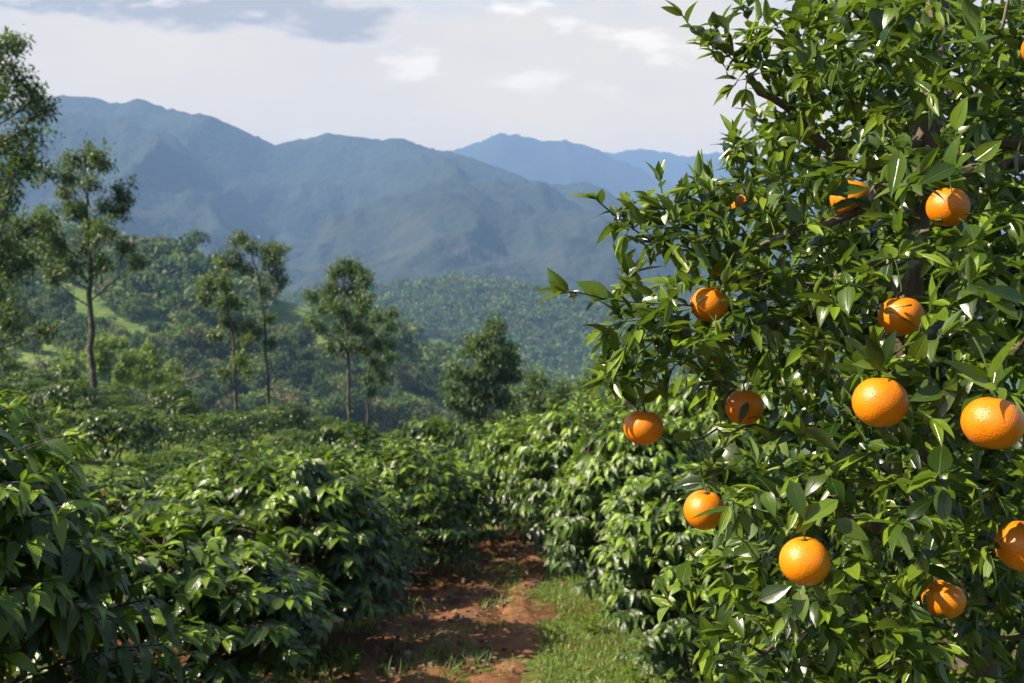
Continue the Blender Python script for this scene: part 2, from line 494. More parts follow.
def grass_patch(g, xy, L0, L1, W):
    n = len(xy)
    z = terr(xy[:, 0], xy[:, 1]) + 0.0
    p = np.column_stack([xy, z])
    a = rng.random(n) * 6.28; lean = rng.random(n) * 0.9
    D = nrm(np.column_stack([np.cos(a) * lean, np.sin(a) * lean, np.ones(n)]))
    N = nrm(np.cross(D, rdir(n)))
    lv = Leaves()
    lv.P = list(p); lv.D = list(D); lv.N = list(N); lv.L = list(L0 + (L1 - L0) * rng.random(n) ** 1.5); lv.W = list(W * (0.7 + 0.6 * rng.random(n)))
    lv.C = list(0.2 + 0.5 * rng.random(n)); lv.Fo = [0.1] * n; lv.A = [0] * n
    lv.into(g, rows=4)


g = Geo()
n = 52000
y = 2.5 + 14 * rng.random(n) ** 1.1
x = path_c(y) + 0.30 + 1.7 * rng.random(n) ** 1.1
m = fbm(x * 1.3, y * 1.0, 4, 91) + 0.85 * sstep(0.25, 0.8, x - path_c(y)) > 0.55
grass_patch(g, np.column_stack([x, y])[m], 0.02, 0.075, 0.009)
n = 6000
y = 2.5 + 12 * rng.random(n)
x = path_c(y) + rng.normal(size=n) * 0.3
m = fbm(x * 2.3, y * 2.0, 4, 195) > 0.15
grass_patch(g, np.column_stack([x, y])[m], 0.10, 0.16, 0.007)
n = 14000
y = 2.5 + 13 * rng.random(n)
x = path_c(y) - 0.5 - 1.4 * rng.random(n)
m = fbm(x * 1.3, y * 1.0, 4, 95) > 0.12
grass_patch(g, np.column_stack([x, y])[m], 0.03, 0.11, 0.011)
n = 70000
y = 12 + 42 * rng.random(n); x = -1.2 - 30 * rng.random(n)
m = (fbm(x * 0.35, y * 0.35, 4, 99) > 0.0)
grass_patch(g, np.column_stack([x, y])[m], 0.08, 0.28, 0.035)
o = g.build('grass', M_GRASS); tag(o, 'short green grass along the path and between the rows', 'grass', kind='stuff')

t = NT('dead_leaf')
geo_ = t.n('NewGeometry')
gc = t.ramp(geo_.outputs['Random Per Island'], [(0, (0.05, 0.03, 0.015)), (0.5, (0.11, 0.055, 0.025)), (1.0, (0.18, 0.11, 0.05))])
M_DEAD = t.surf(t.n('BsdfPrincipled', ins={'Base Color': gc, 'Roughness': 0.8}).outputs[0])
lv = Leaves()
for k in range(1700):
    yy = 3 + 13 * random.random(); xx = random.uniform(-2.6, 2.0)
    zz = float(terr(xx, yy))
    if abs(xx - path_c(yy)) < 0.8: zz += 0.035
    lv.add((xx, yy, zz + 0.02), np.append(rdir()[:2], 0.1), nrm(np.array([random.gauss(0, .25), random.gauss(0, .25), 1])), random.uniform(.04, .09), random.uniform(.015, .035), random.uniform(-.3, .4), .3)
g = Geo(); lv.into(g, rows=4)
o = g.build('leaf_litter', M_DEAD); tag(o, 'fallen brown leaves scattered under the bushes and path edges', 'fallen leaves', kind='stuff')

g = Geo()
for k in range(1100):
    yy = 3 + 12 * random.random(); xx = float(path_c(yy)) + random.gauss(0, 0.42)
    r_ = 0.006 + 0.022 * random.random() ** 3
    c = np.array([xx, yy, float(terr(xx, yy)) + 0.035 * (abs(xx - path_c(yy)) < 0.55) + r_ * 0.3])
    q = np.array([(a, b, d) for a in (-1, 1) for b in (-1, 1) for d in (-1, 1)], float) * r_ * rng.uniform(0.55, 1.1, (8, 3)) + c
    g.add(q, [(0, 1, 3, 2), (4, 6, 7, 5), (0, 4, 5, 1), (2, 3, 7, 6), (0, 2, 6, 4), (1, 5, 7, 3)])
t = NT('soil_clod')
M_CLOD = t.surf(t.n('BsdfPrincipled', ins={'Base Color': t.ramp(t.n('NewGeometry').outputs['Random Per Island'], [(0, (0.09, 0.045, 0.025)), (0.6, (0.19, 0.10, 0.055)), (1.0, (0.24, 0.20, 0.16))]), 'Roughness': 0.95}).outputs[0])
o = g.build('soil_clods', M_CLOD, smooth=False); tag(o, 'small red soil clods and stones scattered on the path', 'soil clods', kind='stuff')

# ------------------------------------------------------------------ coffee bushes
def coffee(h, r, nst, n_tips, leaf_step, L, seed, stem_k=6):
    """dome of arching branches, paired drooping leaves towards the branch ends"""
    global rng
    rng = np.random.default_rng(seed)
    lv = Leaves(); st = Geo()
    axes = []
    for s in range(nst):
        az = s * 2 * PI / nst + rng.random() * 1.0
        lean = 0.22 + 0.2 * rng.random()
        n = 8; tt = np.linspace(0, 1, n)
        pts = np.array([math.cos(az) * 0.06, math.sin(az) * 0.06, -0.08]) + np.column_stack([np.cos(az) * lean * r * tt, np.sin(az) * lean * r * tt, h * 0.86 * tt]) + rng.normal(size=(n, 3)) * 0.012
        tube(st, pts, 0.022 * (1 - tt) + 0.006, stem_k)
        axes.append(pts)
    lumps = [(rdir(), rng.uniform(-0.32, 0.26)) for _ in range(9)]
    for k in range(n_tips):
        d = rdir()
        d[2] = d[2] if d[2] > -0.35 else -d[2]
        d = nrm(d)
        lm = 1 + sum(a * max(0, float(np.dot(d, q))) ** 6 for q, a in lumps)
        tip = np.array([0, 0, h * 0.42]) + d * np.array([r, r, h * 0.58]) * lm * (0.66 + 0.36 * rng.random() ** 0.6)
        tip[2] = max(tip[2], 0.08)
        ax = axes[int(np.argmin([np.hypot(a[4][0] - tip[0], a[4][1] - tip[1]) for a in axes]))]
        hd = math.hypot(tip[0] - ax[4][0], tip[1] - ax[4][1])
        za = min(max(tip[2] - 0.25 * hd - 0.05, 0.10 * h), 0.80 * h)
        p0 = np.array([np.interp(za, ax[:, 2], ax[:, c]) for c in range(3)])
        bl = np.linalg.norm(tip - p0)
        m = 6; q = np.linspace(0, 1, m)
        mid = (p0 + tip) / 2 + np.array([0, 0, 0.16 * bl])
        bp = (1 - q)[:, None] ** 2 * p0 + 2 * ((1 - q) * q)[:, None] * mid + (q ** 2)[:, None] * tip
        if stem_k >= 5: tube(st, bp, np.linspace(0.005, 0.0018, m), 4)
        ll_ = min(bl * 0.75, 0.42)
        nl = max(2, int(ll_ / leaf_step))
        top = sstep(0.15, 0.85, tip[2] / h) if stem_k > 4 else 0.85 * sstep(0.5, 1.05, tip[2] / h)
        for j in range(nl):
            w = 1 - ll_ / bl * (1 - (j + 1) / nl)
            b = np.array([np.interp(w, q, bp[:, c]) for c in range(3)])
            b2 = np.array([np.interp(max(0, w - 0.15), q, bp[:, c]) for c in range(3)])
            T = nrm(b - b2 + 1e-6)
            S = nrm(np.cross(T, [0.02, 0.01, 1]))
            tipl = j == nl - 1
            for sg in (-1, 1):
                D = rdir() * 0.22 + T * (0.45 + 0.35 * rng.random()) + S * sg * (0.75 if not tipl else 0.4) + np.array([0, 0, -0.15 - 0.45 * rng.random() + (0.25 if tipl else 0)])
                N = np.array([0, 0, 1.0]) + rng.normal(size=3) * 0.3 + T * 0.45
                young = float(np.clip((0.35 + 0.65 * rng.random()) * top if tipl else (0.32 * rng.random() * top), 0, 1))
                ll = L * (0.70 + 0.5 * rng.random()) * (0.72 if tipl else 1.0)
                lv.add(b, D, N, ll, ll * (0.40 + 0.08 * rng.random()), 0.30 + 0.45 * rng.random(), 0.20 + 0.2 * rng.random(), young)
            if tipl:
                for q_ in range(2):
                    lv.add(b, T * 0.8 + rdir() * 0.5 + np.array([0, 0, .35]), rdir() * .5 + np.array([0, 0, 1.]), L * 0.42, L * 0.15, 0.1, 0.5, 0.9 * top)
    return lv, st


def bush_meshes(tagname, args, mat, rows, wav):
    lv, st = coffee(*args)
    g = Geo(); lv.into(g, rows=rows, wav=wav, shape=0.85)
    return g.mesh('foliage_' + tagname, mat), st.mesh('stem_' + tagname, M_CSTEM)


NEAR = [bush_meshes('near%d' % k, (1.6, 1.0, 4, 430, 0.062, 0.135, 100 + k, 6), M_COFLEAF, 7, 0.06) for k in range(3)]
MID = [bush_meshes('mid%d' % k, (1.6, 1.0, 4, 330, 0.075, 0.150, 200 + k, 5), M_COFLEAF, 5, 0.05) for k in range(3)]
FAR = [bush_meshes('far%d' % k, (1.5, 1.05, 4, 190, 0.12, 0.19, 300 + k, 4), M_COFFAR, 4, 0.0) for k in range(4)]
rng = np.random.default_rng(11)
ORD = ['first', 'second', 'third', 'fourth', 'fifth', 'sixth', 'seventh', 'eighth', 'ninth', 'tenth', 'eleventh', 'twelfth', 'thirteenth', 'fourteenth', 'fifteenth', 'sixteenth', 'seventeenth', 'eighteenth', 'nineteenth', 'twentieth']


def bush(kind, x, y, h, r, rz, label, group, k=None):
    ref = {'n': (NEAR, 1.6, 1.0), 'm': (MID, 1.6, 1.0), 'f': (FAR, 1.5, 1.05)}[kind]
    fm, sm = ref[0][random.randrange(len(ref[0])) if k is None else k]
    e = empty('coffee_bush', (x, y, float(terr(x, y))), rz)
    e.scale = (r / ref[2], r / ref[2], h / ref[1])
    tag(e, label, 'coffee bush', group)
    a = bpy.data.objects.new('foliage', fm); link(a, e)
    b = bpy.data.objects.new('stem', sm); link(b, e)
    return e


GL = 'coffee bushes lining the left of the path'
GR = 'coffee bushes lining the right of the path'
left_row = [(-2.0, 3.2, 1.84, 1.0, 'big-leaved coffee bush cut by the left picture edge, nearest of all'),
            (-1.88, 5.3, 1.32, 1.1, 'dense coffee bush in the lower left, second from camera beside the path'),
            (-1.75, 7.4, 1.52, 1.08, 'coffee bush in bottom centre-left, third from camera beside the path'),
            (-1.70, 9.2, 1.20, 0.92, 'coffee bush overhanging left edge of red path, fourth from the camera'),
            (-1.25, 11.0, 1.52, 0.98, 'dark coffee bush where the red path narrows, on its left'),
            (-1.15, 12.8, 1.30, 1.05, 'coffee bush just behind the path bend on its left side'),
            (-0.85, 15.0, 1.35, 1.1, 'coffee bush second behind the path bend on its left side')]
for k, (x, y, h, r, lab) in enumerate(left_row):
    bush('n' if y < 9.5 else 'm', x, y, h, r, rng.random() * 6.28, lab, GL, k % 3)
right_row = [(1.22, 6.3, 1.40, 0.80, 'n', 'coffee bush with drooping leaves low beside the orange tree, right of path'),
             (1.12, 8.9, 2.0, 1.0, 'n', 'tall glossy coffee bush on the right of the path behind lowest-left orange'),
             (0.92, 11.7, 2.0, 1.1, 'm', 'tall coffee bush on the right where the path narrows'),
             (0.45, 14.2, 1.85, 1.15, 'm', 'coffee bush closing the far end of the path on the right'),
             (0.25, 17.6, 1.9, 1.15, 'm', 'coffee bush beyond the path end, below the round dense tree'),
             (2.6, 12.6, 2.5, 1.2, 'm', 'tallest coffee bush, directly left of the orange crown behind it'),
             (2.3, 16.5, 2.5, 1.3, 'm', 'coffee bush second back on the right slope, behind the orange crown edge'),
             (1.6, 20.0, 2.4, 1.3, 'm', 'coffee bush on right slope between round dense tree and orange crown'),
             (3.9, 20.5, 2.6, 1.4, 'm', 'coffee bush on the right slope peeping out beside orange twig tips')]
for k, (x, y, h, r, kd, lab) in enumerate(right_row):
    bush(kd, x, y, h, r, rng.random() * 6.28, lab, GR, k % 3)
# left field: contour rows
GF = 'coffee bushes in contour rows on the left terrace'
row_y = [4.6, 7.6, 10.6, 13.6, 16.8, 20.2, 23.8, 27.6, 31.6, 35.8, 40.2, 44.8, 49.6]
for ri, y0 in enumerate(row_y):
    x0 = -4.3 if ri < 4 else (-4.0 + (ri - 4) * 0.12 if ri < 10 else -3.0)
    xl = -0.60 * y0 - 2.2
    x = x0; q = 0
    while x > xl and q < 20:
        yy = y0 + rng.normal() * 0.3 - 0.05 * x
        if yy > 43 + 0.55 * min(max(x + 17, 0), 16): x -= 2.2; continue
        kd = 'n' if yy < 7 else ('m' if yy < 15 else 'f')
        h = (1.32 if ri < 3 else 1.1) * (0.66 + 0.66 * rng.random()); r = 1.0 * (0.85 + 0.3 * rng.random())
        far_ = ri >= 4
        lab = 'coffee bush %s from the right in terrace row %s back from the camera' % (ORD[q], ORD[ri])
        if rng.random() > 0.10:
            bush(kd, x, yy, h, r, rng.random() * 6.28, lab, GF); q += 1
        x -= 2.1 + 0.6 * rng.random()
# right lower slope rows, seen over the path end
GS = 'coffee bushes on the lower slope beyond the path end'
q = 0
for y0, xs_ in ((21.5, (-1.5, -3.4)), (25, (-0.5, 1.9, 4.2)), (29, (-1.6, 0.8, 3.2, 5.6)), (33.5, (-1.2, 1.4, 4.0, 6.6))):
    for x in xs_:
        yy = y0 + rng.normal() * 0.3
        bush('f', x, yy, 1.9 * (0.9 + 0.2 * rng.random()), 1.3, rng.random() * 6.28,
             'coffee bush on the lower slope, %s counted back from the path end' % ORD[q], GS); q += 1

# weeds at the foot of the right row
def weed(x, y, h, n, label):
    lv = Leaves(); st = Geo()
    e = empty('weed', (x, y, float(terr(x, y))), 0); tag(e, label, 'weed', 'leafy weeds at the foot of the right row')
    for s in range(n):
        a = rng.random() * 6.28; l = 0.25 + 0.3 * rng.random(); hh = h * (0.6 + 0.5 * rng.random())
        pts = np.column_stack([np.linspace(0, math.cos(a) * l * h, 5), np.linspace(0, math.sin(a) * l * h, 5), np.linspace(-0.02, hh, 5)])
        tube(st, pts, np.linspace(0.004, 0.0015, 5), 5)
        for k in range(int(hh / 0.025)):
            f = 0.15 + 0.85 * k / (hh / 0.025)
            b = np.array([np.interp(f, np.linspace(0, 1, 5), pts[:, c]) for c in range(3)])
            aa = k * 2.4 + rng.random()
            lv.add(b, (math.cos(aa), math.sin(aa), 0.35), (0, 0, 1), 0.05 + 0.05 * rng.random(), 0.022, 0.3, 0.2, 0.3 + 0.6 * rng.random())
    g = Geo(); lv.into(g, rows=5); g.build('foliage', M_ORLEAF, e); st.build('stem', M_TWIG, e)


for k, (x, y, h, n, lab) in enumerate([(0.75, 6.0, 0.34, 9, 'leafy bright weed nearest the bottom edge, right of the path'),
                                       (1.05, 6.9, 0.42, 10, 'tallest leafy weed under the drooping right coffee bush'),
                                       (0.62, 7.9, 0.26, 8, 'small weed in the grass right of the path middle'),
                                       (0.95, 5.3, 0.36, 9, 'weed clump below the lowest orange twigs at bottom edge'),
                                       (-1.05, 6.3, 0.22, 7, 'small weed on the shaded left verge of the path')]):
    weed(x, y, h, n, lab)

# ------------------------------------------------------------------ shade trees
def shade_tree(name, d, trunk_px, r0, clumps, mats, label, cat='tree', group=None, leafL=0.163, dens=1.75, depth=1.0, seed=1, age=0.12, ground=True, flat=0.75):
    global rng
    rng = np.random.default_rng(seed)
    base = P(trunk_px[0][0], trunk_px[0][1], d)
    if ground: base[2] = float(terr(base[0], base[1]))
    tr = np.array([P(u, v, d) for u, v in trunk_px]); tr[0] = base
    tr = tr - base
    tr[0][2] = -0.15
    e = empty(name, base, 0); tag(e, label, cat, group)
    w = Geo()
    n = 24
    ax = smooth_path(tr, n)
    ax[1:-1, :2] += rng.normal(size=(n - 2, 2)) * r0 * 0.35
    H = ax[-1][2]
    rr = r0 * (1 - 0.86 * np.linspace(0, 1, n) ** 0.9); rr[0] *= 1.35
    tube(w, ax, rr, 9, wob=0.12)
    lv = Leaves()
    px = d / F_PX
    for (u, v, rp) in clumps:
        c = P(u, v, d) - base
        R = rp * px * 0.92
        c[1] += rng.normal() * depth * 0.9
        hd = np.linalg.norm(c[:2] - np.array([np.interp(c[2], ax[:, 2], ax[:, q]) for q in range(2)]))
        az = c[2] - 0.75 * hd - 0.3 * R
        az = min(max(az, H * 0.22), H * 0.97)
        a0 = np.array([np.interp(az, ax[:, 2], ax[:, q]) for q in range(3)])
        mid = (a0 + c) / 2 + np.array([0, 0, -0.10 * hd]) + rng.normal(size=3) * 0.08 * hd
        lb = smooth_path([a0, mid, c], 9)
        rb = max(0.35 * np.interp(az, ax[:, 2], rr), 0.012)
        tube(w, lb, np.linspace(rb, 0.010, 9), 6)
        nt = max(7, int(16 * (R / 0.7) ** 1.3))
        for k in range(nt):
            dv = rdir(); dv[2] = dv[2] * flat + 0.10; dv = nrm(dv)
            ln = R * (0.55 + 0.65 * rng.random())
            s0 = lb[rng.integers(5, 9)]
            tip = c + dv * ln
            tip[2] -= 0.1 * ln
            tp = np.array([s0, (s0 + tip) / 2 + np.array([0, 0, 0.08 * ln]), tip])
            tube(w, tp, [0.012, 0.008, 0.004], 4)
            nl = int(30 * dens * max(ln / 0.6, 0.5))
            f = 0.25 + 0.75 * rng.random(nl)
            for q in range(nl):
                b = s0 + (tip - s0) * f[q] + rng.normal(size=3) * (0.10 + 0.06 * ln)
                D = nrm(dv * 0.6 + rdir() * 0.9 + np.array([0, 0, -0.15]))
                ll = leafL * (0.6 + 0.7 * rng.random())
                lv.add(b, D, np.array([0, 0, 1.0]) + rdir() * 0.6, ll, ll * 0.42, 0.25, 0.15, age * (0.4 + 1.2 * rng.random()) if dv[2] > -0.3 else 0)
    w.build('trunk', M_SBARK, e)
    g = Geo(); lv.into(g, rows=3); g.build('crown', mats, e, smooth=False)
    return e


GT = 'slender shade trees over the coffee field'
shade_tree('shade_tree', 36, [(94, 396), (92, 340), (90, 280), (88, 230), (86, 190), (84, 158)], 0.13,
           [(84, 152, 16), (66, 158, 14), (102, 158, 13), (50, 172, 12), (114, 186, 14), (74, 180, 13), (98, 184, 11), (60, 200, 13), (120, 196, 9), (122, 232, 15), (104, 226, 12), (82, 214, 10), (48, 225, 13), (64, 238, 12), (106, 262, 15), (120, 258, 9), (56, 262, 12), (78, 262, 9), (46, 246, 9), (92, 244, 9), (100, 205, 9), (58, 186, 13), (70, 210, 11), (112, 208, 11), (40, 245, 11), (92, 228, 9), (128, 245, 8), (36, 215, 9), (64, 275, 9)],
           M_SHADE, 'tall slender shade tree with open crown and bare dark trunk, left of centre', group=GT, seed=3, leafL=0.177, dens=2.98)
shade_tree('shade_tree', 21, [(-40, 470), (-36, 380), (-30, 280), (-22, 180), (-14, 90), (-6, 20)], 0.16,
           [(2, 30, 10), (4, 62, 14), (-4, 90, 22), (22, 88, 14), (38, 106, 12), (12, 118, 18), (-14, 140, 26), (18, 150, 17), (6, 180, 18), (28, 178, 14), (34, 200, 12), (10, 210, 20), (-12, 240, 24), (14, 244, 18), (2, 270, 20), (16, 285, 14), (-6, 310, 22), (12, 318, 12), (30, 160, 10), (-30, 60, 25), (-45, 120, 28), (-45, 200, 30), (8, 44, 13), (16, 75, 15), (26, 100, 13), (4, 130, 20), (26, 215, 13), (8, 225, 17), (30, 262, 10), (20, 330, 10), (2, 345, 14)],
           M_SHADE, 'nearest shade tree, its dark leafy crown cut by the left picture edge', group=GT, seed=5, leafL=0.136, dens=2.98, depth=0.7)
shade_tree('shade_tree', 47, [(237, 396), (234, 350), (228, 300), (224, 262), (222, 246)], 0.09,
           [(222, 262, 12), (210, 280, 12), (228, 280, 12), (204, 296, 10), (218, 300, 11), (238, 300, 11), (226, 318, 11), (246, 322, 10), (218, 334, 9), (240, 340, 11), (230, 356, 10), (248, 356, 8), (222, 370, 8), (242, 372, 8), (252, 338, 7)],
           M_SHADE, 'leafy shade tree with foliage nearly to ground, left one of the central pair', group=GT, seed=7, leafL=0.190, dens=2.80, age=0.4)
shade_tree('shade_tree', 48, [(270, 402), (266, 350), (262, 300), (254, 260), (246, 238)], 0.085,
           [(242, 240, 10), (238, 254, 11), (256, 248, 9), (266, 246, 10), (278, 254, 11), (270, 262, 9), (282, 282, 9), (250, 268, 8), (262, 290, 7), (276, 270, 8), (268, 318, 6), (274, 340, 6), (258, 330, 6), (284, 248, 6)],
           M_SHADE, 'thin bare-stemmed shade tree with small top crown, right one of central pair', group=GT, seed=9, leafL=0.190, dens=2.80)
shade_tree('shade_tree', 46, [(349, 420), (348, 370), (346, 320), (344, 285), (345, 262)], 0.095,
           [(345, 260, 11), (336, 272, 12), (356, 268, 11), (330, 288, 12), (350, 288, 12), (368, 280, 10), (372, 296, 10), (324, 306, 11), (344, 308, 12), (364, 306, 10), (316, 320, 9), (336, 324, 11), (356, 326, 11), (346, 344, 10), (330, 342, 7), (360, 346, 9), (318, 296, 6)],
           M_SHADE, 'full-crowned shade tree in the middle, taller of two standing close together', group=GT, seed=11, leafL=0.190, dens=2.98)
shade_tree('shade_tree', 50, [(366, 420), (368, 380), (372, 345), (376, 318)], 0.075,
           [(378, 316, 9), (368, 328, 10), (386, 326, 10), (392, 340, 8), (376, 342, 11), (364, 350, 9), (388, 358, 9), (374, 362, 10), (366, 376, 8), (382, 376, 8), (374, 390, 7), (392, 312, 6)],
           M_SHADE, 'shorter dark shade tree tucked right behind the full-crowned one', group=GT, seed=13, leafL=0.190, dens=2.98, age=0.02)
shade_tree('dense_tree', 40, [(482, 470), (484, 420), (488, 370), (492, 330)], 0.14,
           [(494, 326, 12), (484, 338, 13), (504, 340, 12), (470, 350, 13), (490, 356, 15), (512, 352, 10), (458, 366, 12), (476, 374, 15), (500, 376, 14), (516, 372, 9), (452, 382, 10), (468, 394, 14), (488, 398, 15), (508, 398, 13), (460, 412, 12), (478, 420, 13), (500, 424, 13), (516, 412, 9), (450, 400, 7)],
           M_SHADE, 'round dense tree standing alone right of centre above the path end', group=GT, seed=15, leafL=0.204, dens=3.15)
shade_tree('dense_tree', 33, [(535, 470), (538, 420), (540, 390)], 0.10,
           [(540, 378, 14), (526, 390, 13), (556, 388, 13), (544, 402, 16), (528, 412, 13), (562, 408, 13), (540, 428, 16), (520, 432, 10), (560, 430, 13), (572, 392, 9)],
           M_SHADE, 'lower bushy tree between the round dense tree and orange twigs', seed=17, leafL=0.190, dens=2.80, age=0.2, group=GT)
shade_tree('dense_tree', 30, [(592, 470), (594, 420), (596, 385)], 0.10,
           [(596, 372, 13), (584, 386, 13), (610, 384, 13), (598, 402, 16), (582, 412, 13), (616, 408, 13), (630, 380, 12)],
           M_SHADE, 'bright bushy tree right behind the leftmost hanging orange', seed=18, leafL=0.163, dens=2.80, age=0.45, group=GT)
GY = 'pale green young trees behind the coffee field'
for k, (u, v, d, cl, lab) in enumerate([
        (110, 398, 62, [(108, 345, 13), (122, 338, 11), (98, 356, 12), (114, 362, 14), (128, 356, 12), (106, 376, 13), (124, 374, 12)], 'pale yellow-green young tree just right of the tall slender trunk'),
        (146, 398, 66, [(146, 352, 12), (136, 364, 12), (156, 362, 11), (146, 376, 13), (160, 376, 10)], 'second pale young tree, between slender trunk and central pair'),
        (74, 398, 64, [(74, 358, 9), (66, 368, 9), (84, 366, 9), (74, 380, 10)], 'small pale young tree just left of the tall slender trunk'),
        (172, 398, 70, [(172, 368, 9), (164, 378, 9), (180, 378, 9), (172, 388, 9)], 'lowest pale young tree, nearest the central pair'),
        (15, 372, 75, [(14, 318, 8), (20, 328, 8), (10, 332, 7), (16, 342, 7)], 'small thin tree below the left edge tree crown')]):
    shade_tree('young_tree', d, [(u, v), (u, v - 20), (u + 1, v - 42 if k != 4 else v - 50)], 0.09, cl, M_YELLOW if k != 4 else M_SHADE, lab, group=GY, seed=30 + k, leafL=0.231, dens=1.75)

# ------------------------------------------------------------------ hillside trees
def clump_tree(kind, seed):
    """one small far tree about 1 unit wide, height about 1.2"""
    global rng
    rng = np.random.default_rng(seed)
    g = Geo(); lv = Leaves()
    hh = {'round': 1.0, 'tall': 1.7, 'umbrella': 1.5}[kind]
    tube(g, [(0, 0, -0.25), (0.01, 0, hh * 0.4), (0.02, 0.01, hh * 0.75)], [0.04, 0.03, 0.015], 6, mi=1)
    nlob = {'round': 9, 'tall': 9, 'umbrella': 7}[kind]
    for k in range(nlob):
        a = rng.random() * 6.28
        if kind == 'round': c = np.array([math.cos(a) * 0.28 * rng.random() ** .5, math.sin(a) * 0.28 * rng.random() ** .5, 0.30 + 0.55 * rng.random()]); R = 0.22 + 0.1 * rng.random()
        elif kind == 'tall': c = np.array([math.cos(a) * 0.14, math.sin(a) * 0.14, 0.45 + 1.1 * k / nlob]); R = 0.26 * (1.1 - 0.5 * k / nlob)
        else: c = np.array([math.cos(a) * 0.32, math.sin(a) * 0.32, 1.1 + 0.25 * rng.random()]); R = 0.2 + 0.06 * rng.random()
        n = 85
        dv = rdir(n); rr = R * (0.45 + 0.6 * rng.random(n))
        for q in range(n):
            b = c + dv[q] * rr[q]
            lv.add(b, dv[q] * 0.5 + rdir() * 0.9, dv[q] + rdir() * 0.5 + np.array([0, 0, .4]), 0.10 + 0.08 * rng.random(), 0.075, 0.2, 0.2, 0.0)
    lv.into(g, rows=3)
    return g


FT = []
variant_mats = []
for k, (dk, md, lt, tr_) in enumerate([((0.016, 0.034, 0.013), (0.032, 0.060, 0.018), (0.066, 0.105, 0.026), (0.14, 0.24, 0.05)),
                                       ((0.040, 0.068, 0.016), (0.075, 0.118, 0.022), (0.115, 0.16, 0.032), (0.20, 0.30, 0.05)),
                                       ((0.07, 0.08, 0.03), (0.10, 0.10, 0.042), (0.14, 0.125, 0.05), (0.24, 0.22, 0.08))]):
    variant_mats.append(leaf_material('hill_leaf_%s' % ['dark', 'mid', 'brownish'][k], dk, md, lt, lt, tr_, rough=0.65, tfac=0.2, detail=False, spec=0.2))
KINDS = ['round', 'round', 'round', 'tall', 'umbrella']
for k, kd in enumerate(KINDS):
    for mi_ in range(3):
        if mi_ == 2 and kd != 'round': continue
        FT.append((kd, mi_, clump_tree(kd, 400 + k).mesh('hill_tree_%s' % kd, [variant_mats[mi_], M_SBARK], smooth=False)))
rng = np.random.default_rng(21)
# clearings on the slopes, as ground ellipses given by where they lie (centre, half sizes, slant)
CLEAR = [(170, 330, 30, 6, 0.35), (330, 345, 26, 6, 0.35), (420, 400, 40, 7, 0.3), (45, 330, 25, 5, 0.3), (70, 296, 40, 12, 0.42), (100, 316, 56, 10, 0.45), (292, 312, 30, 20, 0.2), (25, 360, 40, 10, 0.25), (406, 366, 14, 7, 0.5), (432, 340, 26, 5, 0.25), (210, 290, 25, 6, 0.4), (380, 360, 18, 4, 0.3), (150, 300, 30, 4, 0.4)]


def cleared(u, v):
    for (cu, cv, ru, rv, sl) in CLEAR:
        du = u - cu; dv = (v - cv) - sl * du
        if (du / ru) ** 2 + (dv / rv) ** 2 < 1: return True
    return False


def scatter(f, xr, yr, n, mind, fov=(-40, 660)):
    pts = []; grid = {}
    tries = 0
    while len(pts) < n and tries < n * 14:
        tries += 1
        y_ = rng.uniform(*yr); x_ = rng.uniform(*xr)
        z_ = float(f(np.array(x_), np.array(y_)))
        u, v, c = proj((x_, y_, z_))
        if not (fov[0] < u < fov[1] and v < 432): continue
        if any(cleared(u, v - q) for q in (2, 9, 16)): continue
        if vnoise(np.array(x_ / 16), np.array(y_ / 16), 70) < 0.18: continue
        key = (int(x_ // mind), int(y_ // mind))
        if any(math.hypot(x_ - a, y_ - b) < mind for kx in (-1, 0, 1) for ky in (-1, 0, 1) for a, b in grid.get((key[0] + kx, key[1] + ky), ())): continue
        grid.setdefault(key, []).append((x_, y_)); pts.append((x_, y_, z_, u, v))
    return pts


pts = scatter(hill1, (-260, 110), (120, 345), 1500, 3.2)
# sort by distance: the nearest ones stand as single trees
pts.sort(key=lambda p: p[1])
N_IND = 290
rest = Geo()
zone = lambda u: 0 if u < 92 else 1 if u < 236 else 2 if u < 347 else 3
ZN = ['left of the tall slender trunk', 'between slender trunk and central pair', 'between the central pair and full-crowned tree', 'right of the full-crowned shade tree']
COLN = ['dark green', 'mid green', 'brownish green']


def pick():
    r = rng.random()
    mi_ = 0 if r < 0.55 else 1 if r < 0.88 else 2
    kk = [t for t in FT if t[1] == mi_]
    return kk[rng.integers(len(kk))]


for k, (x_, y_, z_, u, v) in enumerate(pts):
    kd, mi_, me = pick()
    s = rng.uniform(4.6, 8.2) * (0.75 if kd != 'round' else 1)
    if k < N_IND:
        o = bpy.data.objects.new('hillside_tree', me); link(o)
        o.location = (x_, y_, z_ - 0.1); o.rotation_euler = (0, 0, rng.random() * 6.28); o.scale = (s, s, s * rng.uniform(0.75, 1.1))
        tag(o, '%s %s tree on the wooded hillside %s' % (kd.replace('tall', 'narrow').replace('umbrella', 'flat-topped'), COLN[mi_], ZN[zone(u)]), 'tree', 'trees on the wooded left hillside')


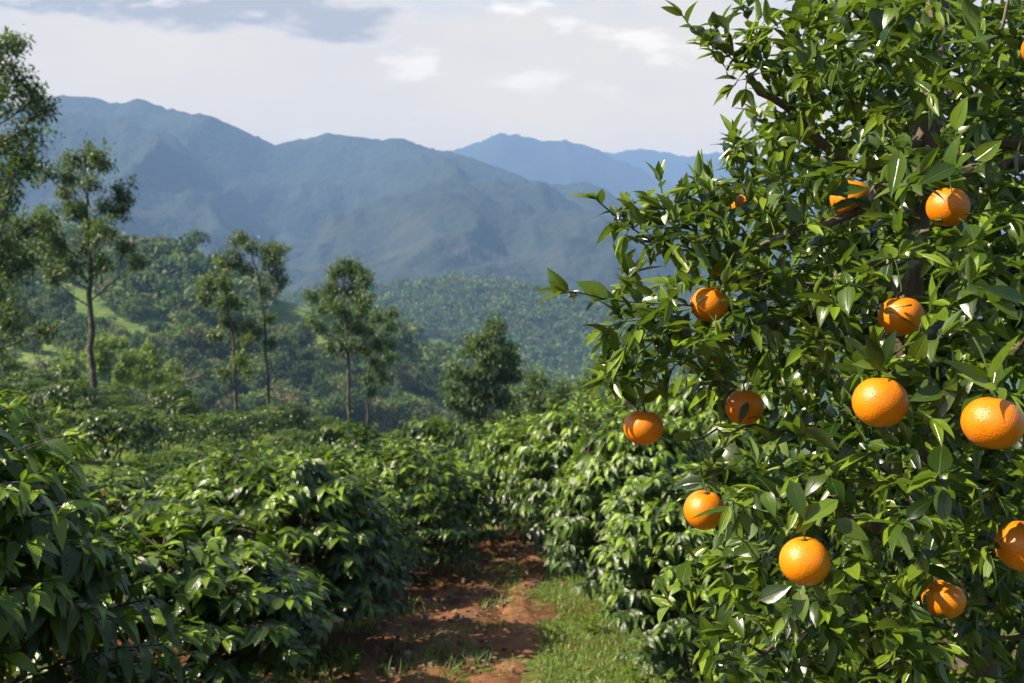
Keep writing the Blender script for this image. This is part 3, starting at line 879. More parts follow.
def wood(name, pts, smin, smax, label, protos):
    """far-off wood: one object"""
    g = Geo()
    Vs = {}
    for (x_, y_, z_) in pts:
        me, mi_ = protos[rng.integers(len(protos))]
        if me.name not in Vs:
            V = np.empty(len(me.vertices) * 3, np.float32); me.vertices.foreach_get('co', V)
            L = np.empty(len(me.loops), np.int32); me.loops.foreach_get('vertex_index', L)
            Vs[me.name] = (V.reshape(-1, 3), L.reshape(-1, 4))
        V, L = Vs[me.name]
        a = rng.random() * 6.28; s = rng.uniform(smin, smax)
        ca, sa = math.cos(a), math.sin(a)
        W = np.column_stack([(V[:, 0] * ca - V[:, 1] * sa) * s + x_, (V[:, 0] * sa + V[:, 1] * ca) * s + y_, V[:, 2] * s * rng.uniform(0.8, 1.15) + z_])
        g.add(W, L, mi=mi_)
    o = g.build(name, variant_mats, smooth=False)
    return tag(o, label, 'forest', kind='stuff')


def low_clump(kind, seed):
    global rng
    rng = np.random.default_rng(seed)
    g = Geo(); lv = Leaves()
    for k in range(6):
        a = rng.random() * 6.28
        c = np.array([math.cos(a) * 0.25, math.sin(a) * 0.25, (0.35 + 0.45 * rng.random()) * (1.4 if kind == 'tall' else 1)]); R = 0.3
        dv = rdir(16)
        for q in range(16):
            lv.add(c + dv[q] * R * (0.6 + 0.4 * rng.random()), dv[q] * 0.3 + rdir(), dv[q] + rdir() * 0.3, 0.30, 0.22, 0.2, 0.2, 0.0)
    lv.into(g, rows=3)
    return g.mesh('wood_clump', variant_mats[0], smooth=False)


low = [low_clump('round' if k else 'tall', 600 + k) for k in range(4)]
LP = [(low[k % 4], mi_) for k, mi_ in enumerate([0, 0, 0, 1, 1, 0, 2, 0])]
rng = np.random.default_rng(23)
wood('forest', [p[:3] for p in pts[N_IND:]], 4.6, 8.0, 'woods covering the upper left hillside', LP)
wood('forest', [p[:3] for p in scatter(hill2, (-260, 120), (330, 540), 1500, 4.2)], 5.0, 9.0, 'woods on the low spur beyond the left hillside', LP)
CLEAR = CLEAR[9:]
wood('forest', [p[:3] for p in scatter(hill3, (-320, 330), (600, 970), 3800, 5.5, fov=(200, 760))], 7.0, 12.5, 'blue-green woods on the middle valley ridge', LP)
# landmark trees on the hill skyline
for (u, v, s, kd, lab) in [(196, 258, 9, 'umbrella', 'flat-topped tree standing alone on the left hill skyline'),
                           (166, 258, 7, 'round', 'small round tree on the hill skyline, left of the flat-topped one'),
                           (330, 306, 8, 'tall', 'narrow tree on hill skyline left of the full-crowned shade tree'),
                           (318, 308, 7, 'round', 'round tree on the hill skyline above the light clearing')]:
    p = P(u, v, 326); z_ = float(hill1(np.array(p[0]), np.array(p[1])))
    me = [t for t in FT if t[0] == kd and t[1] == 0][0][2]
    o = bpy.data.objects.new('skyline_tree', me); link(o); o.location = (p[0], p[1], z_ - 0.2); o.scale = (s, s, s)
    tag(o, lab, 'tree', 'trees on the hill skyline')

# ------------------------------------------------------------------ orange tree
rng = np.random.default_rng(77)
TB = P(985, 900, 2.25); TB[2] = float(terr(TB[0], TB[1]))
tree = empty('orange_tree', TB, 0)
tag(tree, 'leafy orange tree with ripe fruit filling the right side of the view', 'orange tree')


def PW(l): return np.array([P(*q) for q in l])


trunk_pts = np.vstack([TB + np.array([0, 0, -0.1]), TB + np.array([0.01, 0, 0.12]), PW([(990, 800, 2.25), (968, 640, 2.22), (945, 540, 2.2), (918, 440, 2.15), (905, 340, 2.12), (915, 220, 2.12), (930, 100, 2.14), (940, -40, 2.2), (930, -160, 2.25)])])
limbs = [
    PW([(905, 345, 2.12), (865, 334, 1.95), (790, 318, 1.82), (740, 311, 1.72), (700, 306, 1.68)]),
    PW([(912, 250, 2.12), (860, 270, 2.0), (800, 285, 1.92), (740, 268, 1.84), (680, 250, 1.78)]),
    PW([(925, 130, 2.13), (880, 165, 2.0), (845, 170, 1.95), (805, 125, 1.92), (775, 97, 1.9), (748, 74, 1.9)]),
    PW([(1060, 150, 1.9), (985, 175, 1.8), (905, 186, 1.75), (845, 214, 1.72), (790, 235, 1.72), (735, 255, 1.72)]),
    PW([(960, 610, 2.22), (900, 580, 2.0), (850, 610, 1.85), (800, 640, 1.75), (735, 645, 1.68)]),
    PW([(935, 500, 2.18), (870, 460, 1.95), (800, 440, 1.8), (740, 425, 1.75), (690, 440, 1.72)]),
    PW([(925, 460, 2.16), (965, 430, 1.85), (1000, 380, 1.55), (1030, 330, 1.4)]),
    PW([(945, 540, 2.2), (1000, 540, 1.8), (1050, 500, 1.5)]),
    PW([(950, 560, 2.2), (900, 540, 1.8), (860, 520, 1.55), (830, 500, 1.45)]),
    PW([(908, 380, 2.13), (900, 320, 1.8), (890, 270, 1.6), (930, 230, 1.5)]),
    PW([(918, 210, 2.12), (960, 120, 1.85), (990, 60, 1.7), (1010, -20, 1.65)]),
    PW([(935, 60, 2.16), (880, 30, 2.0), (840, 0, 1.9), (800, -40, 1.9)]),
    PW([(905, 340, 2.12), (980, 300, 2.4), (1060, 260, 2.7)]), PW([(930, 100, 2.14), (1000, 60, 2.5), (1080, 20, 2.8)]),
    PW([(945, 540, 2.2), (900, 520, 2.5), (860, 480, 2.8)]), PW([(908, 380, 2.13), (850, 380, 2.5), (800, 360, 2.7)]),
    PW([(960, 620, 2.22), (930, 690, 1.9), (890, 740, 1.7), (840, 720, 1.6)]),
    PW([(965, 620, 2.22), (1040, 640, 2.0), (1100, 600, 1.8)]),
]
nodes = []; parent = []


def add_chain(pts, first_parent):
    k = first_parent; out = []
    for p in pts:
        nodes.append(np.array(p)); parent.append(k); k = len(nodes) - 1; out.append(k)
    return out


tp = smooth_path(trunk_pts, 44)
trunk_ids = add_chain(tp, -1)
limb_ids = []
for lb in limbs:
    L = np.linalg.norm(np.diff(lb, axis=0), axis=1).sum()
    q = smooth_path(lb, max(6, int(L / 0.05)))
    q[1:-1] += rng.normal(size=q[1:-1].shape) * 0.006
    A = np.array([nodes[i] for i in trunk_ids])
    k = trunk_ids[int(np.argmin(np.linalg.norm(A - q[0], axis=1)))]
    if np.linalg.norm(nodes[k] - q[0]) < 0.15: q[0] = nodes[k]; ids = add_chain(q[1:], k)
    else:
        br = smooth_path([nodes[k], (nodes[k] + q[0]) / 2 + [0, 0, .03], q[0]], 7)
        ids = add_chain(np.vstack([br[1:], q[1:]]), k)
    limb_ids.append(ids)
n_skel = len(nodes)
# crown volume: lobes (u, v, d, half width px, half height px, half depth m), twig count
LOBES = [(960, 330, 2.15, 200, 470, 0.80, 900), (905, 380, 2.70, 215, 440, 0.30, 1400), (1010, 400, 2.95, 170, 460, 0.25, 600), (705, 298, 1.78, 98, 96, 0.28, 300), (650, 225, 1.76, 45, 32, 0.12, 60), (640, 345, 1.70, 40, 50, 0.12, 60), (700, 215, 1.78, 70, 40, 0.2, 80), (850, 110, 1.92, 92, 165, 0.34, 270),
         (765, 590, 1.75, 92, 180, 0.30, 300), (965, 440, 1.50, 110, 250, 0.24, 260), (820, 410, 1.76, 128, 165, 0.30, 330), (900, 230, 1.65, 110, 140, 0.22, 170),
         (880, 600, 1.60, 120, 170, 0.25, 220), (940, 60, 1.75, 130, 120, 0.3, 240), (745, 72, 1.9, 26, 24, 0.08, 26), (712, 38, 1.9, 22, 18, 0.07, 22), (765, 30, 1.9, 34, 34, 0.1, 44), (800, 60, 1.9, 44, 62, 0.15, 80), (1000, 640, 1.95, 130, 130, 0.35, 260), (738, 150, 1.75, 12, 16, 0.06, 10), (612, 372, 1.69, 22, 18, 0.08, 16), (720, 225, 1.75, 70, 45, 0.15, 60)]
att = []
for (u, v, d, ru, rv, rd, n) in LOBES:
    for k in range(n):
        q = rdir() * (0.30 + 0.70 * rng.random() ** 0.5)
        dd = d + q[1] * rd
        p = P(u + q[0] * ru, v - q[2] * rv, dd)
        if d < 2 and rd > 0.16 and mnoise.noise(Vector(p) * 5.5) < -0.03: continue
        if np.linalg.norm(p) > 0.95 and p[2] > -1.55: att.append(p)
att = np.array(att)
ND = np.array(nodes)
dist = np.full(len(att), 1e9); near = np.zeros(len(att), int)


def upd(ids):
    global dist, near
    Q = np.array([nodes[i] for i in ids])
    dm = np.linalg.norm(att[:, None, :] - Q[None], axis=2)
    j = dm.argmin(1); m = dm[np.arange(len(att)), j]
    b = m < dist
    dist = np.where(b, m, dist); near = np.where(b, np.array(ids)[j], near)


for c in range(0, n_skel, 200): upd(list(range(c, min(n_skel, c + 200))))
alive = np.ones(len(att), bool)
twigs = []
while alive.any():
    k = int(np.argmin(np.where(alive, dist, 1e9)))
    alive[k] = False
    if dist[k] < 0.035: continue
    a = nodes[near[k]]; b = att[k]; ln = dist[k]
    par = parent[near[k]]
    T = nrm(a - nodes[par]) if par >= 0 else np.array([0, 0, 1.0])
    m = (a + b) / 2 + T * 0.15 * ln + rng.normal(size=3) * 0.05 * ln + np.array([0, 0, 0.04 * ln])
    n = max(3, int(ln / 0.035) + 1)
    q = smooth_path([a, m, b], n)
    ids = add_chain(q[1:], int(near[k])); upd(ids); twigs.append(([int(near[k])] + ids))
# hand-placed leading shoots
shoots = [[(700, 306, 1.68), (650, 303, 1.66), (612, 300, 1.64), (582, 293, 1.62), (566, 292, 1.61)],
          [(680, 250, 1.78), (655, 243, 1.77), (632, 228, 1.76), (612, 213, 1.75), (597, 200, 1.74)],
          [(748, 74, 1.9), (728, 55, 1.9), (708, 40, 1.9), (692, 28, 1.9), (683, 16, 1.9)],
          [(752, 205, 1.76), (742, 185, 1.75), (736, 160, 1.74), (733, 136, 1.74)],
          [(690, 250, 1.76), (676, 228, 1.74), (664, 200, 1.73), (660, 182, 1.73)],
          [(720, 250, 1.74), (708, 222, 1.72), (700, 196, 1.72), (696, 180, 1.72)],
          [(790, 110, 1.9), (768, 62, 1.88), (752, 30, 1.88), (742, 6, 1.88)],
          [(690, 440, 1.72), (662, 436, 1.7), (630, 400, 1.69), (608, 382, 1.68)],
          [(700, 306, 1.68), (668, 330, 1.66), (640, 352, 1.66), (606, 378, 1.66)],
          [(735, 645, 1.68), (712, 632, 1.66), (690, 622, 1.66), (668, 600, 1.66)],
          [(700, 306, 1.7), (650, 318, 1.68), (622, 322, 1.68), (602, 330, 1.68)]]
for s in shoots:
    q = PW(s); L = np.linalg.norm(np.diff(q, axis=0), axis=1).sum()
    q = smooth_path(q, max(5, int(L / 0.022)))
    A = np.array(nodes); k = int(np.argmin(np.linalg.norm(A - q[0], axis=1)))
    ids = add_chain(q, k); twigs.append([k] + ids)
N_ = len(nodes); NA = np.array(nodes); par = np.array(parent)
kids = np.zeros(N_, int); tips = np.zeros(N_)
for k in range(N_):
    if par[k] >= 0: kids[par[k]] += 1
for k in range(N_ - 1, -1, -1):
    if kids[k] == 0: tips[k] = max(tips[k], 1)
    if par[k] >= 0: tips[par[k]] += tips[k]
rad = 0.0015 * tips ** 0.44
for k in trunk_ids: rad[k] = max(rad[k], 0.020)
# oranges: u, v, d, diameter px, sun-side leaf etc
ORANGES = [(880, 402, 1.36, 54, 52, 'sunlit orange hanging right of centre under a cluster of upright leaves'),
           (993, 423, 1.25, 59, 54, 'biggest bright orange near the right picture edge'),
           (805, 561, 1.42, 50, 48, 'bright orange low in the crown, above a single hanging leaf'),
           (709, 304, 1.69, 38, 37, 'orange at the end of the long twig reaching out over the valley'),
           (643, 427, 1.69, 40, 39, 'leftmost orange, hanging outside the crown in front of coffee bushes'),
           (704, 510, 1.66, 41, 41, 'orange low on the left with a leaf crossing its right side'),
           (744, 407, 1.74, 38, 38, 'shaded orange with a small leaf across its lower left'),
           (901, 316, 1.55, 44, 42, 'orange with a dark leaf lying across its middle'),
           (948, 207, 1.62, 41, 40, 'shaded dull orange high up under a dark branch'),
           (1024, 546, 1.36, 54, 54, 'orange cut by the right picture edge'),
           (944, 599, 1.62, 42, 41, 'lowest orange on the right, mostly in shade near the trunk'),
           (850, 199, 1.78, 40, 38, 'orange half hidden by a broad leaf above the long dark branch'),
           (743, 206, 1.80, 24, 24, 'small orange mostly hidden by leaves near the crown top-left edge'),
           (1042, 48, 1.7, 38, 38, 'orange high in the top right corner, mostly outside the picture')]
OC = np.array([P(o[0], o[1], o[2]) for o in ORANGES]); OR = np.array([o[3] / 2 * o[2] / F_PX for o in ORANGES])
# fruit stems: join each orange to the nearest twig above it
stem_paths = []
for c, r in zip(OC, OR):
    top = c + np.array([0, 0, r * 0.93])
    dd = np.linalg.norm(NA - (top + np.array([0, 0, 0.05])), axis=1) + np.where(NA[:, 2] < top[2] + 0.015, 0.3, 0)
    dd = dd + np.where(np.linalg.norm(NA - c, axis=1) < r + 0.01, 1, 0)
    k = int(np.argmin(dd)); a = NA[k]
    stem_paths.append(smooth_path([a, (a + top) / 2 + np.array([0, 0, 0.02]), top + np.array([0, 0, 0.012]), top - np.array([0, 0, 0.004])], 9))
# wood meshes
w = Geo()
tube(w, tp, np.maximum(rad[trunk_ids], 0.012) * 1.15 + np.linspace(0.022, 0, len(tp)), 12, wob=0.10)
w.build('trunk', M_BARK).parent = tree
for ids in limb_ids:
    g = Geo(); k0 = par[ids[0]]
    pts = np.vstack([NA[k0], NA[ids]]); r_ = np.concatenate([[rad[ids[0]]], rad[ids]])
    tube(g, pts, np.maximum(r_, 0.0022), 8, wob=0.12)
    b = g.build('branch', M_BARK); b.parent = tree
g = Geo()
for ids in twigs:
    pts = NA[ids]; r_ = np.minimum(rad[ids], rad[ids[1]] if len(ids) > 1 else 1)
    tube(g, pts, np.maximum(r_, 0.0011), 5)
tw = g.build('twigs', M_TWIG); tw.parent = tree
# leaves
lv = Leaves()
CEN = P(930, 330, 2.15)
thin = rad < 0.0055
hand = set()
for s in twigs[-len(shoots):]: hand.update(s[1:])
ang = 0.0
for ids in twigs:
    isS = ids[1] in hand if len(ids) > 1 else False
    nseg = len(ids) - 1
    for j in range(1, len(ids)):
        k = ids[j]
        if not thin[k]: continue
        if isS and j < len(ids) * 0.12: continue
        a, b = NA[ids[j - 1]], NA[k]
        T = nrm(b - a); seg = np.linalg.norm(b - a)
        cnt = max(1, int(round(seg / (0.0155 if not isS else 0.017) * (0.75 + 0.5 * rng.random()))))
        tipf = j / max(1, nseg)
        for c in range(cnt):
            ang += 2.4
            p = a + (b - a) * ((c + rng.random() * 0.6) / cnt)
            X = nrm(np.cross(T, [0.2, 0.1, 1.0])); Y = np.cross(T, X)
            rd_ = X * math.cos(ang) + Y * math.sin(ang)
            out = nrm(p - CEN)
            D = nrm(rd_ * 0.9 + T * (0.55 + 0.4 * rng.random()) + out * 0.3 + np.array([0, 0, 0.25 - 0.35 * rng.random()]))
            N = nrm(np.array([0, 0, 1.0]) * 0.8 + T * 0.35 + rdir() * 0.45 + np.array([-0.35, -0.2, 0.2]))
            L = 0.048 * (0.55 + 0.80 * rng.random() ** 1.4) * (0.8 if tipf > 0.85 and not isS else 1)
            age = rng.random() ** 2 * (0.75 if tipf > 0.6 else 0.3)
            if p[1] > 2.4: L *= 1.75
            lv.add(p, D, N, L, L * (0.50 + 0.14 * rng.random()), 0.10 + 0.45 * rng.random() ** 1.5, 0.12 + 0.4 * rng.random(), age)
        if j == nseg:
            for c in range(3):
                D = nrm(T + rdir() * 0.55)
                lv.add(b, D, nrm(np.array([0, 0, 1.0]) + rdir() * 0.6), 0.045 * (0.7 + 0.6 * rng.random()), 0.017, 0.1, 0.5, 0.5 + 0.5 * rng.random())
# leaves close to the fruit stalks
def px_leaf(u0, v0, u1, v1, d0, d1, W, N=(-0.3, -0.8, 0.5), curl=0.12, fold=0.25, age=0.1):
    a, b = P(u0, v0, d0), P(u1, v1, d1)
    lv.add(a, b - a, np.array(N, float), np.linalg.norm(b - a), W, curl, fold, age)


n_auto = len(lv.P)
px_leaf(735, 507, 690, 514, 1.61, 1.60, 0.018, N=(0, -0.3, 1))          # across the low left orange
px_leaf(748, 402, 738, 424, 1.70, 1.69, 0.016)
px_leaf(882, 311, 925, 326, 1.50, 1.50, 0.022, N=(0, -0.35, 1))
px_leaf(830, 212, 872, 190, 1.70, 1.72, 0.030, N=(-0.2, -0.5, .8))
px_leaf(740, 214, 752, 196, 1.74, 1.74, 0.016)
px_leaf(824, 194, 872, 184, 1.68, 1.69, 0.036, N=(-0.2, -0.75, .6))
px_leaf(878, 214, 852, 196, 1.68, 1.69, 0.030, N=(0.2, -0.8, .5))
px_leaf(728, 216, 752, 206, 1.72, 1.72, 0.022, N=(0, -0.8, .6))
px_leaf(762, 204, 738, 214, 1.72, 1.72, 0.020, N=(0, -0.8, .6))
px_leaf(925, 188, 950, 200, 1.54, 1.55, 0.022, N=(-0.3, -0.5, .8))
for (u, v, d, k) in [(880, 376, 1.34, 7), (993, 394, 1.23, 5), (805, 536, 1.41, 2), (709, 285, 1.68, 3), (643, 407, 1.68, 4), (704, 490, 1.66, 2), (1024, 518, 1.34, 3), (944, 578, 1.6, 2), (948, 187, 1.6, 3)]:
    for q in range(k):
        a = -PI / 2 + rng.uniform(-1.7, 1.7); ln = rng.uniform(24, 50) * 1.45 / d; uu = u + rng.uniform(-9, 9); vv = v - rng.uniform(2, 16)
        px_leaf(uu, vv, uu + math.cos(a) * ln, vv + math.sin(a) * ln, d + 0.01, d + rng.uniform(-0.05, 0.05), 0.020, N=(rng.normal() * .7 - .2, -0.7, 0.6 + .5 * rng.normal()), age=rng.random() * 0.5, curl=rng.uniform(0, .3))
for (a_, b_) in [((800, 590), (802, 622)), ((942, 488), (945, 526)), ((838, 500), (802, 522)), ((790, 480), (805, 520)), ((760, 600), (790, 585)), ((985, 290), (1022, 318)), ((1024, 300), (985, 285)),
                 ((945, 410), (975, 372)), ((930, 420), (960, 378)), ((880, 370), (868, 335)), ((884, 366), (893, 330)), ((915, 360), (925, 335)), ((835, 520), (870, 540)), ((900, 150), (892, 195)), ((955, 130), (965, 96)), ((975, 160), (1002, 140)), ((955, 165), (920, 182))]:
    px_leaf(a_[0], a_[1], b_[0], b_[1], 1.30, 1.28, 0.026, N=(rng.normal() * .4 - .2, -0.8, 0.5), age=rng.random() * .5)
Pp = np.array(lv.P); Dd = nrm(np.array(lv.D)); Ls = np.array(lv.L)
# keep the fruit free: drop leaves that would stick through a fruit or hang close in front of it
mask = np.ones(len(Pp), bool)
auto = np.arange(len(Pp)) < n_auto
for s in (0.0, 0.5, 1.0):
    Q = Pp + Dd * (Ls * s)[:, None]
    u, v, c = proj(Q)
    for (ou, ov, od, dpx, _, _), oc, r in zip(ORANGES, OC, OR):
        inside = np.linalg.norm(Q - oc, axis=1) < r * 1.03
        hidden = ou in (850, 743)
        front = (np.hypot(u - ou, v - ov) < dpx * (0.53 if s == 0.5 else 0.5)) & (c < od) & auto
        vis = 0.0 if not hidden else 0.5
        mask &= ~inside
        mask &= ~(front & (rng.random(len(Q)) >= vis))
g = Geo(); lv.into(g, rows=6, wav=0.02, mask=mask, shape=0.78)
fo = g.build('foliage', M_ORLEAF); fo.parent = tree
for ch in tree.children: ch.matrix_parent_inverse.translation = (-TB[0], -TB[1], -TB[2])
print('orange leaves', mask.sum(), 'nodes', N_)

# fruit
def rind_material(name, c0, c1):
    t = NT(name)
    tc = t.n('TexCoord')
    v1 = t.n('TexVoronoi', ins={'Vector': tc.outputs['Object'], 'Scale': 17.0})
    n1 = t.n('TexNoise', ins={'Vector': tc.outputs['Object'], 'Scale': 2.6, 'Detail': 6.0})
    oi = t.n('ObjectInfo')
    f = t.math('ADD', t.math('MULTIPLY', n1.outputs[0], 0.55), t.math('MULTIPLY', oi.outputs['Random'], 0.35))
    col = t.ramp(f, [(0.2, c0), (0.75, c1)])
    spots = t.ramp(t.n('TexNoise', ins={'Vector': tc.outputs['Object'], 'Scale': 7.0, 'Detail': 3.0}).outputs[0], [(0.66, 0.0), (0.72, 1.0)])
    col = t.mix(t.math('MULTIPLY', spots, 0.5), col, (0.30, 0.12, 0.02))
    h = t.math('ADD', t.math('MULTIPLY', v1.outputs['Distance'], 1.0), t.math('MULTIPLY', n1.outputs[0], 0.8))
    b = t.n('Bump', ins={'Strength': 0.5, 'Distance': 0.0009, 'Height': h})
    pb = t.n('BsdfPrincipled', ins={'Base Color': col, 'Roughness': 0.34, 'Normal': b.outputs[0], 'Subsurface Weight': 0.12, 'Subsurface Scale': 0.006, 'Specular IOR Level': 0.45})
    pb.inputs['Subsurface Radius'].default_value = (1, 0.35, 0.08)
    return t.surf(pb.outputs[0])


M_RIND = rind_material('orange_rind', (0.54, 0.145, 0.001), (0.66, 0.215, 0.003))


def fruit_mesh(seed, squash):
    r_ = np.random.default_rng(seed)
    nu, nv = 48, 26
    th = np.linspace(0, PI, nv); ph = np.arange(nu) * 2 * PI / nu
    T, Ph = np.meshgrid(th, ph, indexing='ij')
    lob = 1 + 0.012 * np.sin(Ph * 3 + r_.random() * 6) * np.sin(T) + 0.008 * np.sin(Ph * 5 + r_.random() * 6) * np.sin(T) ** 2
    R = lob * np.ones_like(T)
    x = R * np.sin(T) * np.cos(Ph); y = R * np.sin(T) * np.sin(Ph); z = R * np.cos(T) * squash
    z = z - 0.13 * np.exp(-(T / 0.26) ** 2) + 0.05 * np.exp(-((PI - T) / 0.2) ** 2)
    V = np.stack([x, y, z], -1)
    i = np.arange(nv - 1)[:, None] * nu; j = np.arange(nu)[None, :]; j2 = (j + 1) % nu
    g = Geo(); g.add(V, np.stack([i + j, i + nu + j, i + nu + j2, i + j2], -1))
    return g.mesh('orange_rind', M_RIND)


def calyx_geo(r):
    g = Geo(); lv = Leaves()
    for k in range(5):
        a = k * 2 * PI / 5
        lv.add((0, 0, 0), (math.cos(a), math.sin(a), 0.12), (0, 0, 1), r * 0.24, r * 0.16, 0.1, 0.1, 0.3)
    lv.into(g, rows=4)
    tube(g, [(0, 0, -r * 0.03), (0, 0, r * 0.05)], [r * 0.10, r * 0.07], 8)
    return g


fm = [fruit_mesh(k, sq) for k, sq in enumerate([0.95, 0.90, 0.97])]
for k, ((u, v, d, dpx, dpv, lab), c, r) in enumerate(zip(ORANGES, OC, OR)):
    o = bpy.data.objects.new('orange', fm[k % 3]); link(o)
    o.location = c; o.scale = (r, r, r)
    rz = rng.random() * 6.28
    tl = (rng.normal() * 0.12, rng.normal() * 0.12, rz)
    o.rotation_euler = tl
    tag(o, lab, 'orange', 'ripe oranges hanging in the tree')
    bpy.context.view_layer.update()
    mi = o.matrix_world.inverted()
    g = calyx_geo(1.0); cx = g.build('calyx', M_TWIG, o); cx.location = (0, 0, 0.95 * [0.95, 0.90, 0.97][k % 3] - 0.06)
    pl = np.array([mi @ Vector(q) for q in stem_paths[k]])
    pl[-1] = (0, 0, 0.84); pl[-2] = (0, 0, 0.98)
    g = Geo(); tube(g, pl, 0.0016 / r, 6); g.build('stem', M_TWIG, o)

# ------------------------------------------------------------------ haze
def haze():
    me = bpy.data.meshes.new('haze')
    x0, x1, y0, y1, z0, z1 = -5300, 5300, -400, 6000, -94, 850
    v = [(x0, y0, z0), (x1, y0, z0), (x1, y1, z0), (x0, y1, z0), (x0, y0, z1), (x1, y0, z1), (x1, y1, z1), (x0, y1, z1)]
    me.from_pydata(v, [], [(0, 3, 2, 1), (4, 5, 6, 7), (0, 1, 5, 4), (1, 2, 6, 5), (2, 3, 7, 6), (3, 0, 4, 7)])
    m = bpy.data.materials.new('haze_air'); m.use_nodes = True
    nt = m.node_tree; nt.nodes.clear()
    out = nt.nodes.new('ShaderNodeOutputMaterial'); pv = nt.nodes.new('ShaderNodeVolumePrincipled')
    pv.inputs['Color'].default_value = (0.225, 0.365, 0.635, 1); pv.inputs['Density'].default_value = 3.1e-4; pv.inputs['Anisotropy'].default_value = 0.0
    nt.links.new(pv.outputs[0], out.inputs['Volume'])
    me.materials.append(m)
    o = bpy.data.objects.new('haze', me); link(o); o['kind'] = 'stuff'; o['label'] = 'pale blue haze filling the valley'
    return o


haze()

# ------------------------------------------------------------------ sky, sun, camera
SUN_AZ = math.radians(-103)      # measured from +y (forward) towards +x
SUN_EL = math.radians(42)
sd = Vector((math.sin(SUN_AZ) * math.cos(SUN_EL), math.cos(SUN_AZ) * math.cos(SUN_EL), math.sin(SUN_EL)))
sl = bpy.data.lights.new('sun', 'SUN'); sl.energy = 5.0; sl.angle = math.radians(0.5); sl.color = (1.0, 0.88, 0.70)
so = bpy.data.objects.new('sun', sl); link(so); so.rotation_euler = (-sd).to_track_quat('-Z', 'Y').to_euler(); so.location = sd * 50

wd = bpy.data.worlds.new('World'); sc.world = wd; wd.use_nodes = True
w = NT.__new__(NT); w.m = wd; w.t = wd.node_tree; w.t.nodes.clear()
out = w.t.nodes.new('ShaderNodeOutputWorld')
sky = w.n('TexSky', sky_type='NISHITA', sun_disc=False, sun_elevation=SUN_EL, sun_rotation=SUN_AZ, dust_density=2.0, air_density=1.0, ozone_density=1.0)
tc = w.n('TexCoord'); sx = w.n('SeparateXYZ', ins={0: tc.outputs['Generated']})
yy = w.math('MAXIMUM', w.math('ABSOLUTE', sx.outputs[1]), 0.05)
a_ = w.math('DIVIDE', sx.outputs[0], yy); b_ = w.math('DIVIDE', sx.outputs[2], yy)
cv = w.n('CombineXYZ', ins={0: a_, 1: w.math('MULTIPLY', b_, 2.6), 2: 0.0})
nz = w.n('TexNoise', ins={'Vector': cv.outputs[0], 'Scale': 8.0, 'Detail': 10.0, 'Roughness': 0.6, 'Distortion': 0.2})
nz2 = w.n('TexNoise', ins={'Vector': cv.outputs[0], 'Scale': 1.6, 'Detail': 7.0, 'Roughness': 0.55})


def blob(u, v, ru, rv):
    ca, cb = (u - 512) / F_PX, (310 - v) / F_PX
    dx = w.math('DIVIDE', w.math('SUBTRACT', a_, ca), ru / F_PX); dy = w.math('DIVIDE', w.math('SUBTRACT', b_, cb), rv / F_PX)
    r2 = w.math('ADD', w.math('MULTIPLY', dx, dx), w.math('MULTIPLY', dy, dy))
    return w.math('SUBTRACT', 1.0, r2)


def vmax(*s):
    r = s[0]
    for q in s[1:]: r = w.math('MAXIMUM', r, q)
    return r


K = 0.285 / 0.05   # colours are written as they should look, K turns them into sky radiance / background strength
def C3(*c): return tuple(q * K for q in c)


veil = w.ramp(nz2.outputs[0], [(0.36, 0.72), (0.62, 0.98)])
# the thin white veil lies low over the far side of the valley; overhead and behind the sky is clear blue
front = w.math('MULTIPLY', w.ramp(sx.outputs[1], [(0.50, 0.0), (0.80, 1.0)]), w.ramp(sx.outputs[2], [(0.36, 1.0), (0.50, 0.0)]))
veil = w.math('MULTIPLY', veil, front)
glow = w.ramp(w.math('MULTIPLY', b_, 2.0), [(0.16, C3(2.85, 2.08, 0.96)), (0.32, C3(2.54, 1.85, 0.90)), (0.44, C3(1.98, 1.50, 0.82)), (0.62, C3(1.52, 1.22, 0.79)), (0.9, C3(1.0, 0.98, 0.95))])
skyc = w.mix(veil, sky.outputs[0], glow)
hi = w.math('MULTIPLY', w.ramp(b_, [(0.275, 0.0), (0.32, 1.0)]), w.ramp(nz.outputs[0], [(0.40, 0.0), (0.6, 1.0)]))
skyc = w.mix(w.math('MULTIPLY', hi, w.math('MULTIPLY', front, 0.6)), skyc, C3(0.75, 0.85, 0.92))
grey = vmax(blob(210, -8, 200, 48), blob(330, 22, 85, 28), blob(60, -14, 90, 40), blob(-250, 20, 200, 30))
nd = w.math('SUBTRACT', nz.outputs[0], 0.5)
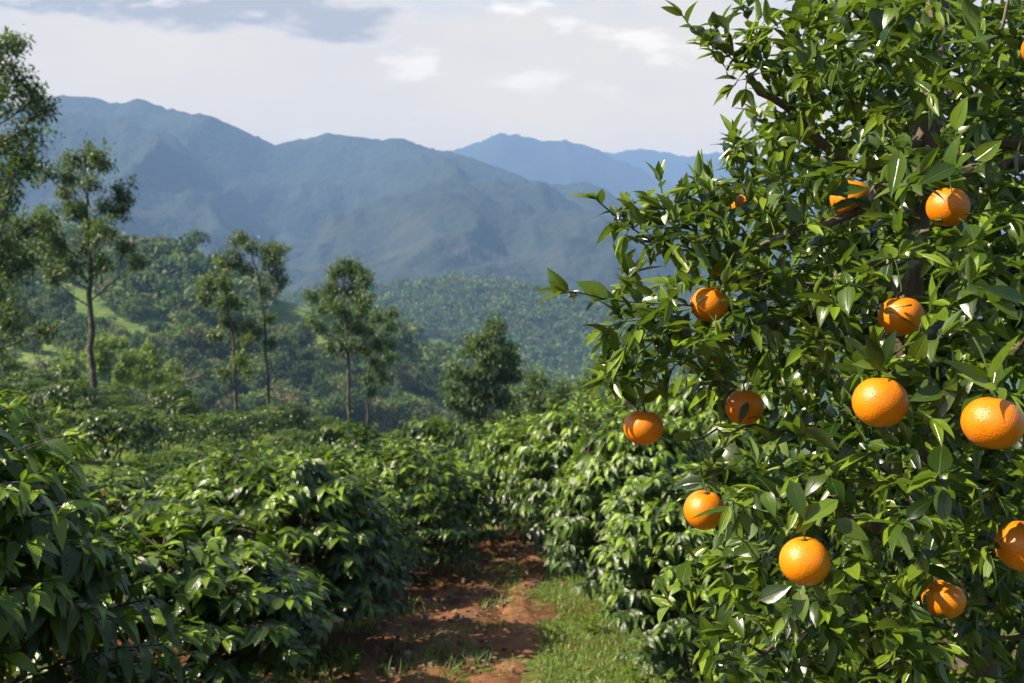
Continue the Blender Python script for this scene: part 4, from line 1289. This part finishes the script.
grey = w.math('MULTIPLY', w.math('MAXIMUM', grey, -1.4), 0.8)
gm = w.math('ADD', grey, w.math('MULTIPLY', nd, 4.0))
skyc = w.mix(w.math('MULTIPLY', w.ramp(gm, [(0.0, 0.0), (0.5, 1.0)]), w.math('MULTIPLY', front, 0.75)), skyc, C3(1.95, 1.55, 1.12))
core = w.ramp(w.math('ADD', grey, w.math('MULTIPLY', nd, 3.4)), [(0.10, 0.0), (0.60, 1.0)])
skyc = w.mix(w.math('MULTIPLY', core, front), skyc, C3(0.72, 0.62, 0.49))
puff = vmax(blob(410, 74, 40, 26), blob(570, 84, 70, 16), blob(520, 22, 50, 18), blob(690, 50, 70, 24))
pm = w.math('ADD', w.math('MULTIPLY', w.math('MAXIMUM', puff, -1.0), 0.55), w.math('MULTIPLY', nd, 9.0))
skyc = w.mix(w.math('MULTIPLY', w.ramp(pm, [(0.2, 0.0), (1.7, 1.0)]), w.math('MULTIPLY', front, 0.6)), skyc, C3(2.3, 1.95, 1.5))
bg = w.n('Background', ins={'Color': skyc, 'Strength': 0.05})
w.t.links.new(bg.outputs[0], out.inputs['Surface'])

cam = bpy.data.cameras.new('camera'); co = bpy.data.objects.new('camera', cam); link(co)
cam.lens = 35; cam.sensor_width = 36; cam.clip_start = 0.05; cam.clip_end = 60000
co.location = (0, 0, 0); co.rotation_euler = (PI / 2 - PITCH, 0, 0)
cam.dof.use_dof = True; cam.dof.focus_distance = 1.5; cam.dof.aperture_fstop = 10.0
sc.camera = co
sc.view_settings.view_transform = 'Standard'; sc.view_settings.look = 'None'; sc.view_settings.gamma = 1; sc.view_settings.exposure = 1.84
cy = sc.cycles
cy.use_denoising = True; cy.denoiser = 'OPENIMAGEDENOISE'
cy.max_bounces = 7; cy.diffuse_bounces = 2; cy.glossy_bounces = 2; cy.transmission_bounces = 3; cy.transparent_max_bounces = 4; cy.volume_bounces = 1
cy.sample_clamp_indirect = 4.0; cy.caustics_reflective = False; cy.caustics_refractive = False
